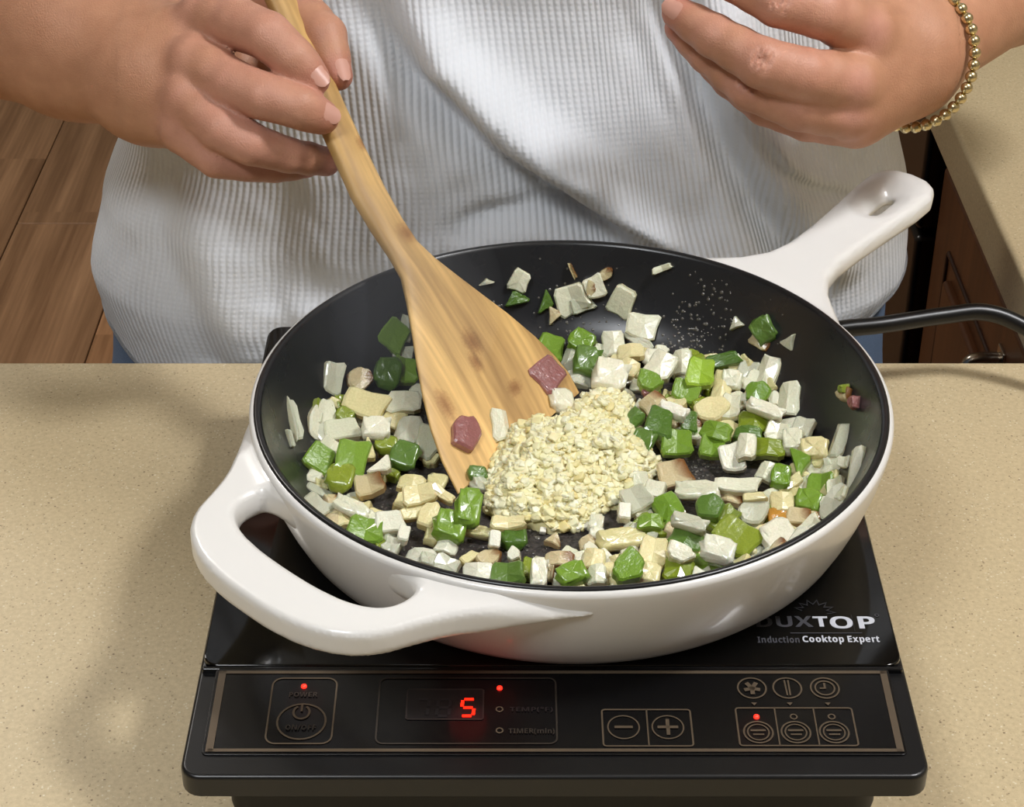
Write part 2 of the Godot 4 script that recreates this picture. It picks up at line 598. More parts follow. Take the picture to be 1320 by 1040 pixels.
func cooktop() -> void:
	var t := thing("induction_hob", "black portable induction hob under the white skillet, red digit 5 lit", "induction hob")
	var plastic := mat(Color(0.05, 0.052, 0.058), 0.32)
	var b := Bag.new()
	add_box(b, V(0, 0.0295, -0.165), V(0.262, 0.035, 0.292), 0.010, 3)
	add_box(b, V(0, 0.046, -0.165), V(0.276, 0.012, 0.312), 0.005, 2)
	put("base", b.mesh(), mat(Color(0.045, 0.043, 0.04), 0.55), t)
	for sx in [-1, 1]:
		for sz in [-1, 1]:
			put("foot", lathe(V(sx * 0.105, 0, -0.165 + sz * 0.12), [P(0.0, 0.0002), P(0.013, 0.0002), P(0.0145, 0.002), P(0.0145, 0.013), P(0.0, 0.013)], 20).mesh(), mat(Color(0.03, 0.03, 0.03), 0.8), t)
	# tray with a rounded outline
	var tray := Bag.new()
	slab(tray, round_rect(-0.145, -0.33, 0.145, 0.0, 0.008), 0.050, 0.0602, 0.0018, true)
	put("tray", tray.mesh(), plastic, t)
	var gl := Bag.new()
	slab(gl, round_rect(-0.1437, -0.329, 0.1437, -0.0602, 0.007), 0.0575, 0.0641, 0.0008, false)
	var gm := mat(Color(0.008, 0.008, 0.010), 0.07)
	put("glass_plate", gl.mesh(), gm, t).set_meta("label", "black glass cooking plate")
	var pn := Bag.new()
	slab(pn, round_rect(-0.1375, -0.0590, 0.1375, -0.0112, 0.002), 0.0585, 0.0606, 0.0003, true)
	put("control_panel", pn.mesh(), mat(Color(0.016, 0.017, 0.024), 0.26), t)
	var ink := mat(Color(0.36, 0.31, 0.25), 0.4, 0.3)
	var dim := mat(Color(0.20, 0.175, 0.15), 0.4, 0.2)
	var y := 0.0606
	var fr := Bag.new()
	# border: wider at the two sides
	for q in [[-0.1361, -0.0573, 0.1364, -0.0556], [-0.1352, -0.0142, 0.1357, -0.0126], [-0.1361, -0.0573, -0.1331, -0.0126], [0.1336, -0.0573, 0.1364, -0.0126]]:
		fr.flat([V(q[0], y + slope(q[1]) + 0.0003, q[1]), V(q[2], y + slope(q[1]) + 0.0003, q[1]), V(q[2], y + slope(q[3]) + 0.0003, q[3]), V(q[0], y + slope(q[3]) + 0.0003, q[3])], V(0, -1, 0))
	put("border", fr.mesh(), ink, t)
	var ln := Bag.new()
	ring_strip(ln, round_rect(-0.1134, -0.0530, -0.0874, -0.0169, 0.004), 0.0007, y, 0.0003)
	ring_strip(ln, circle(-0.1000, -0.0288, 0.0096), 0.0008, y, 0.0003)
	put("power_outline", ln.mesh(), ink, t)
	var pw := Bag.new()
	var arc := []
	for k in 19:
		var a := -PI / 2 + 0.55 + (TAU - 1.1) * k / 18
		arc.append(P(-0.1004 + cos(a) * 0.0032, -0.0338 + sin(a) * 0.0036))
	ring_strip(pw, arc, 0.0009, y, 0.0004, false)
	ring_strip(pw, [P(-0.1004, -0.0385), P(-0.1004, -0.0342)], 0.0009, y, 0.0004, false)
	put("power_symbol", pw.mesh(), ink, t)
	word("POWER", V(-0.1005, y + 0.0025, -0.0437), 0.0115, 0.0026, dim, t)
	word("ON/OFF", V(-0.1000, y + 0.0017, -0.0255), 0.0120, 0.0028, dim, t)
	var ds := Bag.new()
	ring_strip(ds, round_rect(-0.0700, -0.0530, 0.0012, -0.0169, 0.003), 0.0007, y, 0.0003)
	put("display_outline", ds.mesh(), dim, t)
	# the numeric display
	var win := Bag.new()
	win.flat([V(-0.0585, y + slope(-0.0465) + 0.00025, -0.0465), V(-0.0282, y + slope(-0.0465) + 0.00025, -0.0465), V(-0.0280, y + slope(-0.0301) + 0.00025, -0.0301), V(-0.0584, y + slope(-0.0301) + 0.00025, -0.0301)], V(0, -1, 0))
	var dw := put("display", win.mesh(), mat(Color(0.045, 0.026, 0.030), 0.42), t)
	var wl := Bag.new()
	ring_strip(wl, round_rect(-0.0586, -0.0466, -0.0280, -0.0300, 0.0005, 1), 0.0005, y, 0.0003)
	put("frame", wl.mesh(), mat(Color(0.16, 0.13, 0.12), 0.4), dw)
	var red := glow(Color(1.0, 0.10, 0.03), 3.2)
	var off := mat(Color(0.07, 0.055, 0.06), 0.5)
	seven(dw, -0.0525, "711", off, off, "unlit_segments", "1110000")
	seven(dw, -0.0438, "", off, off, "unlit_segments", "1111111")
	seven(dw, -0.0341, "", red, off, "lit_digit", "1011011")
	var glowl := OmniLight3D.new()
	glowl.name = "digit_light"
	glowl.light_color = Color(1.0, 0.12, 0.05)
	glowl.light_energy = 0.00004
	glowl.light_size = 0.002
	glowl.omni_range = 3.0
	glowl.omni_attenuation = 2.0
	glowl.shadow_enabled = true
	glowl.position = V(-0.0341, y + 0.0065, -0.0365)
	t.add_child(glowl)
	for q in [[-0.1007, -0.0484], [-0.0215, -0.0474], [0.0807, -0.0314]]:
		var led := put("indicator_light", lathe(V(q[0], y + slope(q[1]), q[1]), [P(0.0012, 0.0), P(0.0011, 0.0006), P(0.0006, 0.0010), P(0.0, 0.0011)], 14).mesh(), glow(Color(1.0, 0.16, 0.10), 2.2), t)
		led.set_meta("label", "lit red indicator light")
		var ol := OmniLight3D.new()
		ol.name = "indicator_glow"
		ol.light_color = Color(1.0, 0.15, 0.08)
		ol.light_energy = 0.000006
		ol.light_size = 0.001
		ol.omni_range = 3.0
		ol.omni_attenuation = 2.0
		ol.shadow_enabled = true
		ol.position = V(q[0], y + 0.006, q[1])
		t.add_child(ol)
	for q in [[-0.0215, -0.0355], [-0.0214, -0.0239], [0.0955, -0.0314], [0.1106, -0.0314]]:
		var rings := Bag.new()
		ring_strip(rings, circle(q[0], q[1], 0.0013, 14), 0.0006, y, 0.0003)
		put("indicator_ring", rings.mesh(), ink, t)
	word("TEMP(°F)", V(-0.0088, y + 0.0020, -0.0353), 0.0172, 0.0030, mat(Color(0.09, 0.05, 0.05), 0.5), t)
	word("TIMER(min)", V(-0.0088, y + 0.0015, -0.0234), 0.0182, 0.0034, dim, t)
	# minus and plus
	var pm := Bag.new()
	ring_strip(pm, round_rect(0.0193, -0.0353, 0.0545, -0.0156, 0.0012, 3), 0.0007, y, 0.0003)
	ring_strip(pm, [P(0.0371, -0.0353), P(0.0371, -0.0156)], 0.0006, y, 0.0003, false)
	ring_strip(pm, circle(0.0276, -0.0257, 0.0062), 0.0006, y, 0.0003)
	ring_strip(pm, circle(0.0451, -0.0257, 0.0062), 0.0006, y, 0.0003)
	ring_strip(pm, [P(0.0240, -0.0257), P(0.0312, -0.0257)], 0.0013, y, 0.0004, false)
	ring_strip(pm, [P(0.0410, -0.0257), P(0.0492, -0.0257)], 0.0014, y, 0.0004, false)
	ring_strip(pm, [P(0.0451, -0.0300), P(0.0451, -0.0214)], 0.0014, y, 0.0004, false)
	put("plus_minus_keys", pm.mesh(), ink, t)
	# three functions
	var fn := Bag.new()
	ring_strip(fn, round_rect(0.0727, -0.0362, 0.1191, -0.0158, 0.0012, 3), 0.0007, y, 0.0003)
	for xx in [0.0883, 0.1038]: ring_strip(fn, [P(xx, -0.0362), P(xx, -0.0158)], 0.0006, y, 0.0003, false)
	for xx in [0.0806, 0.0954, 0.1105]:
		ring_strip(fn, circle(xx, -0.0230, 0.0057), 0.0007, y, 0.0003)
		ring_strip(fn, circle(xx, -0.0230, 0.0042), 0.0006, y, 0.0003)
		ring_strip(fn, [P(xx - 0.003, -0.0240), P(xx + 0.003, -0.0240)], 0.0010, y, 0.0003, false)
		ring_strip(fn, [P(xx - 0.0022, -0.0218), P(xx + 0.0022, -0.0218)], 0.0008, y, 0.0003, false)
	for xx in [0.0805, 0.0948, 0.1100]:
		ring_strip(fn, circle(xx, -0.0474, 0.0057), 0.0007, y, 0.0003)
		var z0 := -0.0391
		fn.flat([V(xx - 0.0012, y + slope(z0) + 0.0004, z0), V(xx + 0.0012, y + slope(z0) + 0.0004, z0), V(xx, y + slope(z0) + 0.0003, z0 + 0.0016)], V(0, -1, 0))
	# flame, thermometer, clock
	for k in 5:
		var a := TAU * k / 5 + 0.3
		ring_strip(fn, [P(0.0805, -0.0470), P(0.0805 + cos(a) * 0.0034, -0.0474 + sin(a) * 0.0036)], 0.0018, y, 0.0004, false)
	ring_strip(fn, [P(0.0940, -0.0518), P(0.0944, -0.0432)], 0.0007, y, 0.0004, false)
	ring_strip(fn, [P(0.0955, -0.0518), P(0.0956, -0.0432)], 0.0007, y, 0.0004, false)
	ring_strip(fn, circle(0.1100, -0.0474, 0.0039), 0.0007, y, 0.0003)
	ring_strip(fn, [P(0.1100, -0.0502), P(0.1100, -0.0472), P(0.1079, -0.0472)], 0.0009, y, 0.0004, false)
	put("function_keys", fn.mesh(), ink, t)
	# the maker's lettering at the right front of the glass
	var silver := mat(Color(0.74, 0.75, 0.78), 0.4)
	var grey := mat(Color(0.25, 0.25, 0.27), 0.4)
	var gy := 0.0642
	word("DUX", V(0.0983, gy, -0.0878), 0.0240, 0.0070, grey, t, "lettering")
	word("T", V(0.1136, gy, -0.0878), 0.0062, 0.0066, silver, t, "lettering")
	word("OP", V(0.1270, gy, -0.0872), 0.0190, 0.0078, silver, t, "lettering")
	var lt := Bag.new()
	ring_strip(lt, circle(0.1380, -0.0918, 0.0008, 10), 0.0004, gy - slope(-0.0918), 0.0001)
	ring_strip(lt, [P(0.1000, -0.0803), P(0.1300, -0.0803)], 0.0005, gy - 0.003, 0.0001, false)
	ring_strip(lt, [P(0.1272, -0.0925), P(0.1272, -0.0812)], 0.0001, gy - 0.003, 0.00002, false)
	put("underline", lt.mesh(), grey, t)
	word("Induction", V(0.0945, gy, -0.0762), 0.0175, 0.0042, grey, t, "lettering")
	word("Cooktop Expert", V(0.1206, gy, -0.0760), 0.0320, 0.0056, silver, t, "lettering")
	var sun := Bag.new()
	var sp := []
	for k in 15:
		var a := PI * 1.02 + PI * 1.1 * k / 14
		var r := 0.0075 if k % 2 else 0.0046
		sp.append(P(0.1120 + cos(a) * r * 1.15, -0.0945 + sin(a) * r))
	ring_strip(sun, sp, 0.0006, gy - 0.003, 0.0001, false)
	put("sun_emblem", sun.mesh(), mat(Color(0.16, 0.16, 0.17), 0.4), t)
	# ridge between glass and panel
	put("ridge", box(V(0, 0.0615, -0.0596), V(0.2872, 0.004, 0.0022), 0.0009, 2), mat(Color(0.06, 0.06, 0.065), 0.14), t)
	# mains lead from the back to the right
	var cd := Bag.new()
	tube(cd, smooth_path([V(0.118, 0.036, -0.322), V(0.128, 0.037, -0.345), V(0.155, 0.0385, -0.365), V(0.188, 0.040, -0.3705), V(0.222, 0.0425, -0.376), V(0.246, 0.0435, -0.378), V(0.268, 0.0375, -0.372), V(0.30, 0.022, -0.355), V(0.36, 0.006, -0.33), V(0.46, 0.0052, -0.32), V(0.62, 0.0052, -0.335), V(0.80, 0.0052, -0.36)], 8), 0.0048, 12)
	put("power_cord", cd.mesh(), mat(Color(0.02, 0.02, 0.022), 0.35), t)

func slab(b: Bag, outline: Array, y0: float, y1: float, r: float, sloped: bool) -> void:   # a plate with a rounded upper edge
	var m := outline.size()
	var mid := Vector2.ZERO
	for q in outline: mid += q
	mid /= m
	var lv := [[0.0, y0, 0.0], [0.0, y1 - r, 0.0], [r * 0.3, y1 - r * 0.3, 0.5], [r, y1, 1.0]]
	var first := b.v.size()
	for l in lv:
		for k in m:
			var t: Vector2 = (outline[(k + 1) % m] - outline[(k - 1 + m) % m]).normalized()
			var nn := Vector2(t.y, -t.x)
			if nn.dot(outline[k] - mid) < 0.0: nn = -nn
			var q: Vector2 = outline[k] - nn * l[0]
			var yy: float = l[1] + (slope(q.y) if sloped else 0.0)
			b.vert(V(q.x, yy, q.y), V(nn.x * (1.0 - l[2]), l[2], nn.y * (1.0 - l[2])).normalized())
	for j in 3:
		for k in m:
			var o := first + j * m
			b.quad(o + k, o + (k + 1) % m, o + m + (k + 1) % m, o + m + k)
	var c := b.vert(V(mid.x, y1 + (slope(mid.y) if sloped else 0.0), mid.y), V(0, 1, 0))
	if sloped:   # a strip across keeps the fall of the front straight
		c = b.vert(V(mid.x, y1 + slope(-0.06), minf(mid.y, -0.06) if mid.y < -0.06 else mid.y), V(0, 1, 0))
		if mid.y >= -0.06: b.v[c] = V(mid.x, y1 + slope(mid.y), mid.y)
	for k in m: b.tri(c, first + 3 * m + k, first + 3 * m + (k + 1) % m)
	var e := b.vert(V(mid.x, y0, mid.y), V(0, -1, 0))
	var f2 := b.v.size()
	for k in m: b.vert(b.v[first + k], V(0, -1, 0))
	for k in m: b.tri(e, f2 + k, f2 + (k + 1) % m)

func seven(parent: Node, x: float, _s: String, on: Material, off: Material, called: String, bits: String) -> void:   # a leaning seven-segment digit
	var b := Bag.new()
	var w := 0.0034
	var h := 0.0046
	var zc := -0.0362
	var segs := [[-1, -2, 1, -2], [1, -2, 1, 0], [1, 0, 1, 2], [-1, 2, 1, 2], [-1, 0, -1, 2], [-1, -2, -1, 0], [-1, 0, 1, 0]]
	for k in 7:
		if bits[k] != "1": continue
		var s = segs[k]
		var a := P(x + s[0] * w * 0.72, zc + s[1] * h * 0.5)
		var d := P(x + s[2] * w * 0.72, zc + s[3] * h * 0.5)
		a.x -= (a.y - zc) * 0.08
		d.x -= (d.y - zc) * 0.08
		var t := (d - a).normalized()
		ring_strip(b, [a + t * 0.0006, d - t * 0.0006], 0.0013, 0.0606, 0.0005, false)
	put(called, b.mesh(), on, parent)

# ---------------------------------------------------------------- skillet
func poly_distance(p: Vector2, poly: Array) -> float:
	var best := 1e9
	var inside := false
	var m := poly.size()
	for k in m:
		var a: Vector2 = poly[k]
		var e: Vector2 = poly[(k + 1) % m]
		var ab := e - a
		var t := clampf((p - a).dot(ab) / ab.length_squared(), 0.0, 1.0)
		best = minf(best, (p - a - ab * t).length_squared())
		if (a.y > p.y) != (e.y > p.y) and p.x < ab.x * (p.y - a.y) / ab.y + a.x: inside = not inside
	return sqrt(best) * (-1.0 if inside else 1.0)

func mirrored(half: Array) -> Array:
	var out := half.duplicate()
	for k in range(half.size() - 1, -1, -1):
		if absf(half[k].y) > 1e-6: out.append(P(half[k].x, -half[k].y))
	return out

func rounded(poly: Array, times := 2) -> Array:   # corner cutting
	for r in times:
		var out := []
		for k in poly.size():
			var a: Vector2 = poly[k]
			var e: Vector2 = poly[(k + 1) % poly.size()]
			out.append(a.lerp(e, 0.25))
			out.append(a.lerp(e, 0.75))
		poly = out
	return poly

func handle_mesh(lo: Vector3, hi: Vector3, outline: Array, hole: Array, mid: Callable, half: float, edge: float, flare: float, reach: float) -> ArrayMesh:
	var f := Field.new(lo, hi, 0.0015)
	for z in f.nz:
		for x in f.nx:
			var q := P(lo.x + x * f.cell, lo.z + z * f.cell)
			var d2 := poly_distance(q, outline)
			var dh := poly_distance(q, hole)
			var r := q.length()
			var ym: float = mid.call(q.x)
			for y in f.ny:
				var yy := lo.y + y * f.cell
				var dd := maxf(d2, -(dh - maxf(0.0, yy - ym) * flare))
				var hh := half * clampf(1.0 - (absf(q.y) - reach) / 0.03, 0.25, 1.0)
				var w := P(dd + edge, absf(yy - ym) - hh + edge)
				var d := minf(maxf(w.x, w.y), 0.0) + maxf(0.0, 0.1392 - r) * 1.5 + P(maxf(w.x, 0.0), maxf(w.y, 0.0)).length() - edge
				# the strip of pan wall it grows out of
				var a := P(0.1335, 0.088)
				var ab := P(0.1400, 0.1115) - a
				var t := clampf((P(r, yy) - a).dot(ab) / ab.length_squared(), 0.0, 1.0)
				var e := (P(r, yy) - a - ab * t).length() - 0.0022 + maxf(0.0, absf(q.y) - reach) * 0.2
				var k := 0.009
				var h := maxf(k - absf(d - e), 0.0)
				f.d[(z * f.ny + y) * f.nx + x] = minf(d, e) - h * h * 0.25 / k
	var b := Bag.new()
	f.nets(b)
	return b.mesh()

func skillet() -> void:
	var t := thing("skillet", "white enamelled cast iron skillet with black inside on the induction hob", "skillet", PAN)
	var white := mat(Color(0.865, 0.858, 0.84), 0.30, 0.0, 0.35)
	var dark := mat(Color(0.125, 0.130, 0.142), 0.38)
	dark.roughness_texture = noise_texture(0.02, Color(0.55, 0.55, 0.55), Color(1, 1, 1), 8)
	dark.uv1_triplanar = true
	dark.uv1_scale = V(5, 5, 5)
	var prof := [P(0.0, 0.0644), P(0.112, 0.0644), P(0.120, 0.0646), P(0.1255, 0.0668), P(0.130, 0.0720), P(0.1335, 0.0795), P(0.1368, 0.088), P(0.1405, 0.100), P(0.1426, 0.110), P(0.1434, 0.1148), P(0.1430, 0.1164), P(0.1420, 0.1172), P(0.1412, 0.1174)]
	put("body", lathe(Vector3.ZERO, prof, 144).mesh(), white, t).set_meta("label", "white enamel outside")
	put("rim", lathe(Vector3.ZERO, [P(0.1413, 0.1168), P(0.1412, 0.1178), P(0.1404, 0.1184), P(0.1394, 0.1184), P(0.1384, 0.1178), P(0.1376, 0.1166)], 144).mesh(), mat(Color(0.07, 0.072, 0.076), 0.3), t).set_meta("label", "black enamel rim")
	put("cooking_surface", lathe(Vector3.ZERO, [P(0.1378, 0.1172), P(0.1370, 0.1155), P(0.1348, 0.109), P(0.131, 0.098), P(0.1255, 0.0865), P(0.120, 0.079), P(0.114, 0.0738), P(0.108, 0.0712), P(0.103, 0.0703)], 144).mesh(), dark, t).set_meta("label", "black enamel inner wall")
	var fond := mat(Color(1, 1, 1), 0.42)
	fond.albedo_texture = noise_texture(0.06, Color(0.13, 0.125, 0.125), Color(0.30, 0.275, 0.26), 61, 512)
	fond.uv1_triplanar = true
	fond.uv1_scale = V(7, 7, 7)
	fond.heightmap_enabled = true
	fond.heightmap_texture = noise_texture(0.12, Color(0, 0, 0), Color(1, 1, 1), 62, 512)
	fond.heightmap_scale = 0.05
	put("pan_floor", lathe(Vector3.ZERO, [P(0.1032, 0.07032), P(0.100, 0.0700), P(0.06, 0.0699), P(0.0, 0.0699)], 96).mesh(), fond, t).set_meta("label", "dark floor with brown frying residue")
	# helper handle, a loop at the front left
	var loop := mirrored([P(0.1895, 0.0), P(0.1892, 0.014), P(0.1865, 0.031), P(0.1795, 0.0465), P(0.169, 0.0565), P(0.155, 0.0620), P(0.143, 0.0675), P(0.133, 0.0745), P(0.123, 0.0830), P(0.112, 0.0930), P(0.099, 0.1040), P(0.093, 0.1020), P(0.112, 0.080), P(0.136, 0.04), P(0.1385, 0.0)])
	var gap := mirrored([P(0.1655, 0.0), P(0.1648, 0.018), P(0.1622, 0.034), P(0.156, 0.0448), P(0.147, 0.0475), P(0.137, 0.0450), P(0.130, 0.0)])
	var lm := handle_mesh(V(0.092, 0.0845, -0.105), V(0.194, 0.120, 0.105), rounded(loop, 1), rounded(gap, 2), func(_u): return 0.1068, 0.0064, 0.0030, 0.25, 0.074)
	var lh := put("helper_handle", lm, white, t)
	var dx := V(-0.6775, 0, 0.7355) - V(0.7355, 0, 0.6775) * 0.0235
	dx = dx.normalized()
	lh.basis = Basis(dx, V(0, 1, 0), dx.cross(V(0, 1, 0)))
	# long handle at the back right
	var bar := mirrored([P(0.2750, 0.0), P(0.2740, 0.009), P(0.2700, 0.0160), P(0.2620, 0.0198), P(0.250, 0.0200), P(0.230, 0.0182), P(0.205, 0.0165), P(0.185, 0.0165), P(0.172, 0.0195), P(0.161, 0.0270), P(0.150, 0.0390), P(0.139, 0.052), P(0.126, 0.062), P(0.118, 0.05), P(0.1385, 0.02), P(0.1395, 0.0)])
	var slot := mirrored([P(0.2560, 0.0), P(0.2548, 0.0018), P(0.2520, 0.0026), P(0.2390, 0.0026), P(0.2365, 0.0018), P(0.2355, 0.0)])
	var bm := handle_mesh(V(0.118, 0.0845, -0.066), V(0.280, 0.132, 0.066), bar, slot, func(u): return 0.1062 + 0.0150 * pow(clampf((u - 0.145) / 0.13, 0.0, 1.0), 1.3), 0.0062, 0.0048, 1.25, 0.045)
	var bh := put("long_handle", bm, white, t)
	var ex := V(0.6857, 0, -0.7279).normalized()
	bh.basis = Basis(ex, V(0, 1, 0), ex.cross(V(0, 1, 0)))

# ---------------------------------------------------------------- spatula
func spatula() -> void:
	var st := [
		[V(-0.1480, 0.2275, -0.4052), V(-0.1368, 0.2268, -0.4202)],
		[V(-0.1377, 0.2140, -0.3863), V(-0.1265, 0.2132, -0.4009)],
		[V(-0.1255, 0.1958, -0.3581), V(-0.1125, 0.1942, -0.3735)],
		[V(-0.1137, 0.1803, -0.3366), V(-0.1009, 0.1786, -0.3512)],
		[V(-0.1036, 0.1669, -0.3177), V(-0.0901, 0.1645, -0.3315)],
		[V(-0.0942, 0.1544, -0.2998), V(-0.0803, 0.1522, -0.3149)],
		[V(-0.0844, 0.1436, -0.2872), V(-0.0708, 0.1410, -0.3008)],
		[V(-0.0758, 0.1346, -0.2770), V(-0.0634, 0.1336, -0.2929)],
		[V(-0.0700, 0.1278, -0.2685), V(-0.0546, 0.1268, -0.2887)],
		[V(-0.0670, 0.1212, -0.2561), V(-0.0436, 0.1190, -0.2854)],
		[V(-0.0644, 0.1142, -0.2425), V(-0.0314, 0.1105, -0.2819)],
		[V(-0.0618, 0.1066, -0.2270), V(-0.0184, 0.1015, -0.2784)],
		[V(-0.0584, 0.0980, -0.2102), V(-0.0050, 0.0916, -0.2733)],
		[V(-0.0541, 0.0891, -0.1943), V(0.0046, 0.0839, -0.2681)],
		[V(-0.0488, 0.0809, -0.1812), V(0.0115, 0.0776, -0.2623)],
		[V(-0.0412, 0.0715, -0.1687), V(0.0167, 0.0712, -0.2539)],
	]
	var rings := []
	var along := 0.0
	var m := st.size()
	var up := V(0.4784, 0.8167, 0.3227)
	var cum := []
	for k in m:
		if k > 0: along += ((st[k][0] + st[k][1]) * 0.5).distance_to((st[k - 1][0] + st[k - 1][1]) * 0.5)
		cum.append(along)
	var im := grain_texture(128, 512, Color(0.765, 0.615, 0.375), 0.27, 0.05, 5).get_image()
	# scorch marks: station, place across, size
	for s in [[11.3, 0.52, 9, 13], [11.9, 0.45, 6, 10], [6.6, 0.75, 10, 12], [12.6, 0.10, 7, 14], [13.3, 0.62, 8, 8], [3.9, 0.9, 8, 9], [13.8, 0.86, 5, 6]]:
		var cy: float = lerpf(cum[int(s[0])], cum[int(s[0]) + 1], s[0] - int(s[0])) / along * 511.0
		var wd: float = st[int(s[0])][0].distance_to(st[int(s[0])][1])
		var cx: float = ((s[1] - 0.5) * wd / 0.11 + 0.5) * 127.0
		for y in range(int(cy - s[3] * 2), int(cy + s[3] * 2)):
			for x in range(int(cx - s[2] * 1.5), int(cx + s[2] * 1.5)):
				if x < 0 or y < 0 or x > 127 or y > 511: continue
				var r := P((x - cx) / (s[2] * 0.75), (y - cy) / s[3]).length() + rng.randf_range(-0.15, 0.15)
				var c := im.get_pixel(x, y)
				im.set_pixel(x, y, c.lerp(Color(c.r * 0.74, c.g * 0.64, c.b * 0.54), clampf(1.15 - r, 0.0, 1.0)))
	var wood := mat(Color(1, 1, 1), 0.5)
	wood.albedo_texture = ImageTexture.create_from_image(im)
	var t := thing("wooden_spatula", "light wooden spatula with scorched broad blade, held over the white skillet", "spatula")
	var parts := [[0, 8, "handle"], [8, m - 1, "blade"]]
	for part in parts:
		var b := Bag.new()
		var seg := 24
		for k in range(part[0], part[1] + 1):
			var l: Vector3 = st[k][0]
			var r: Vector3 = st[k][1]
			var c := (l + r) * 0.5
			var x := (r - l) * 0.5
			var ax := x.normalized()
			var q := float(k) / (m - 1)
			var half := lerpf(0.0056, 0.0052, clampf(q / 0.4, 0, 1)) if q < 0.4 else lerpf(0.0052, 0.0014, pow((q - 0.4) / 0.6, 0.65))
			var ex := 2.4 if q < 0.45 else lerpf(2.4, 3.4, (q - 0.45) / 0.55)
			for s in seg:
				var a := TAU * s / seg
				var cx := signf(cos(a)) * pow(absf(cos(a)), 2.0 / ex)
				var cy := signf(sin(a)) * pow(absf(sin(a)), 2.0 / ex)
				var nn := (ax * signf(cos(a)) * pow(absf(cos(a)), 2.0 - 2.0 / ex) / x.length() + up * signf(sin(a)) * pow(absf(sin(a)), 2.0 - 2.0 / ex) / half).normalized()
				b.vert(c + x * cx + up * half * cy, nn, P(cx * x.length() / 0.11 + 0.5, cum[k] / along))
		var rows: int = part[1] - part[0]
		for k in rows:
			for s in seg:
				b.quad(k * seg + s, k * seg + (s + 1) % seg, (k + 1) * seg + (s + 1) % seg, (k + 1) * seg + s)
		for e in [0, rows]:
			var mid := Vector3.ZERO
			for s in seg: mid += b.v[e * seg + s]
			mid /= seg
			var o := b.vert(mid, (mid - b.v[(1 if e == 0 else e - 1) * seg]).normalized(), b.u[e * seg])
			for s in seg: b.tri(o, e * seg + s, e * seg + (s + 1) % seg)
		put(part[2], b.mesh(), wood, t)

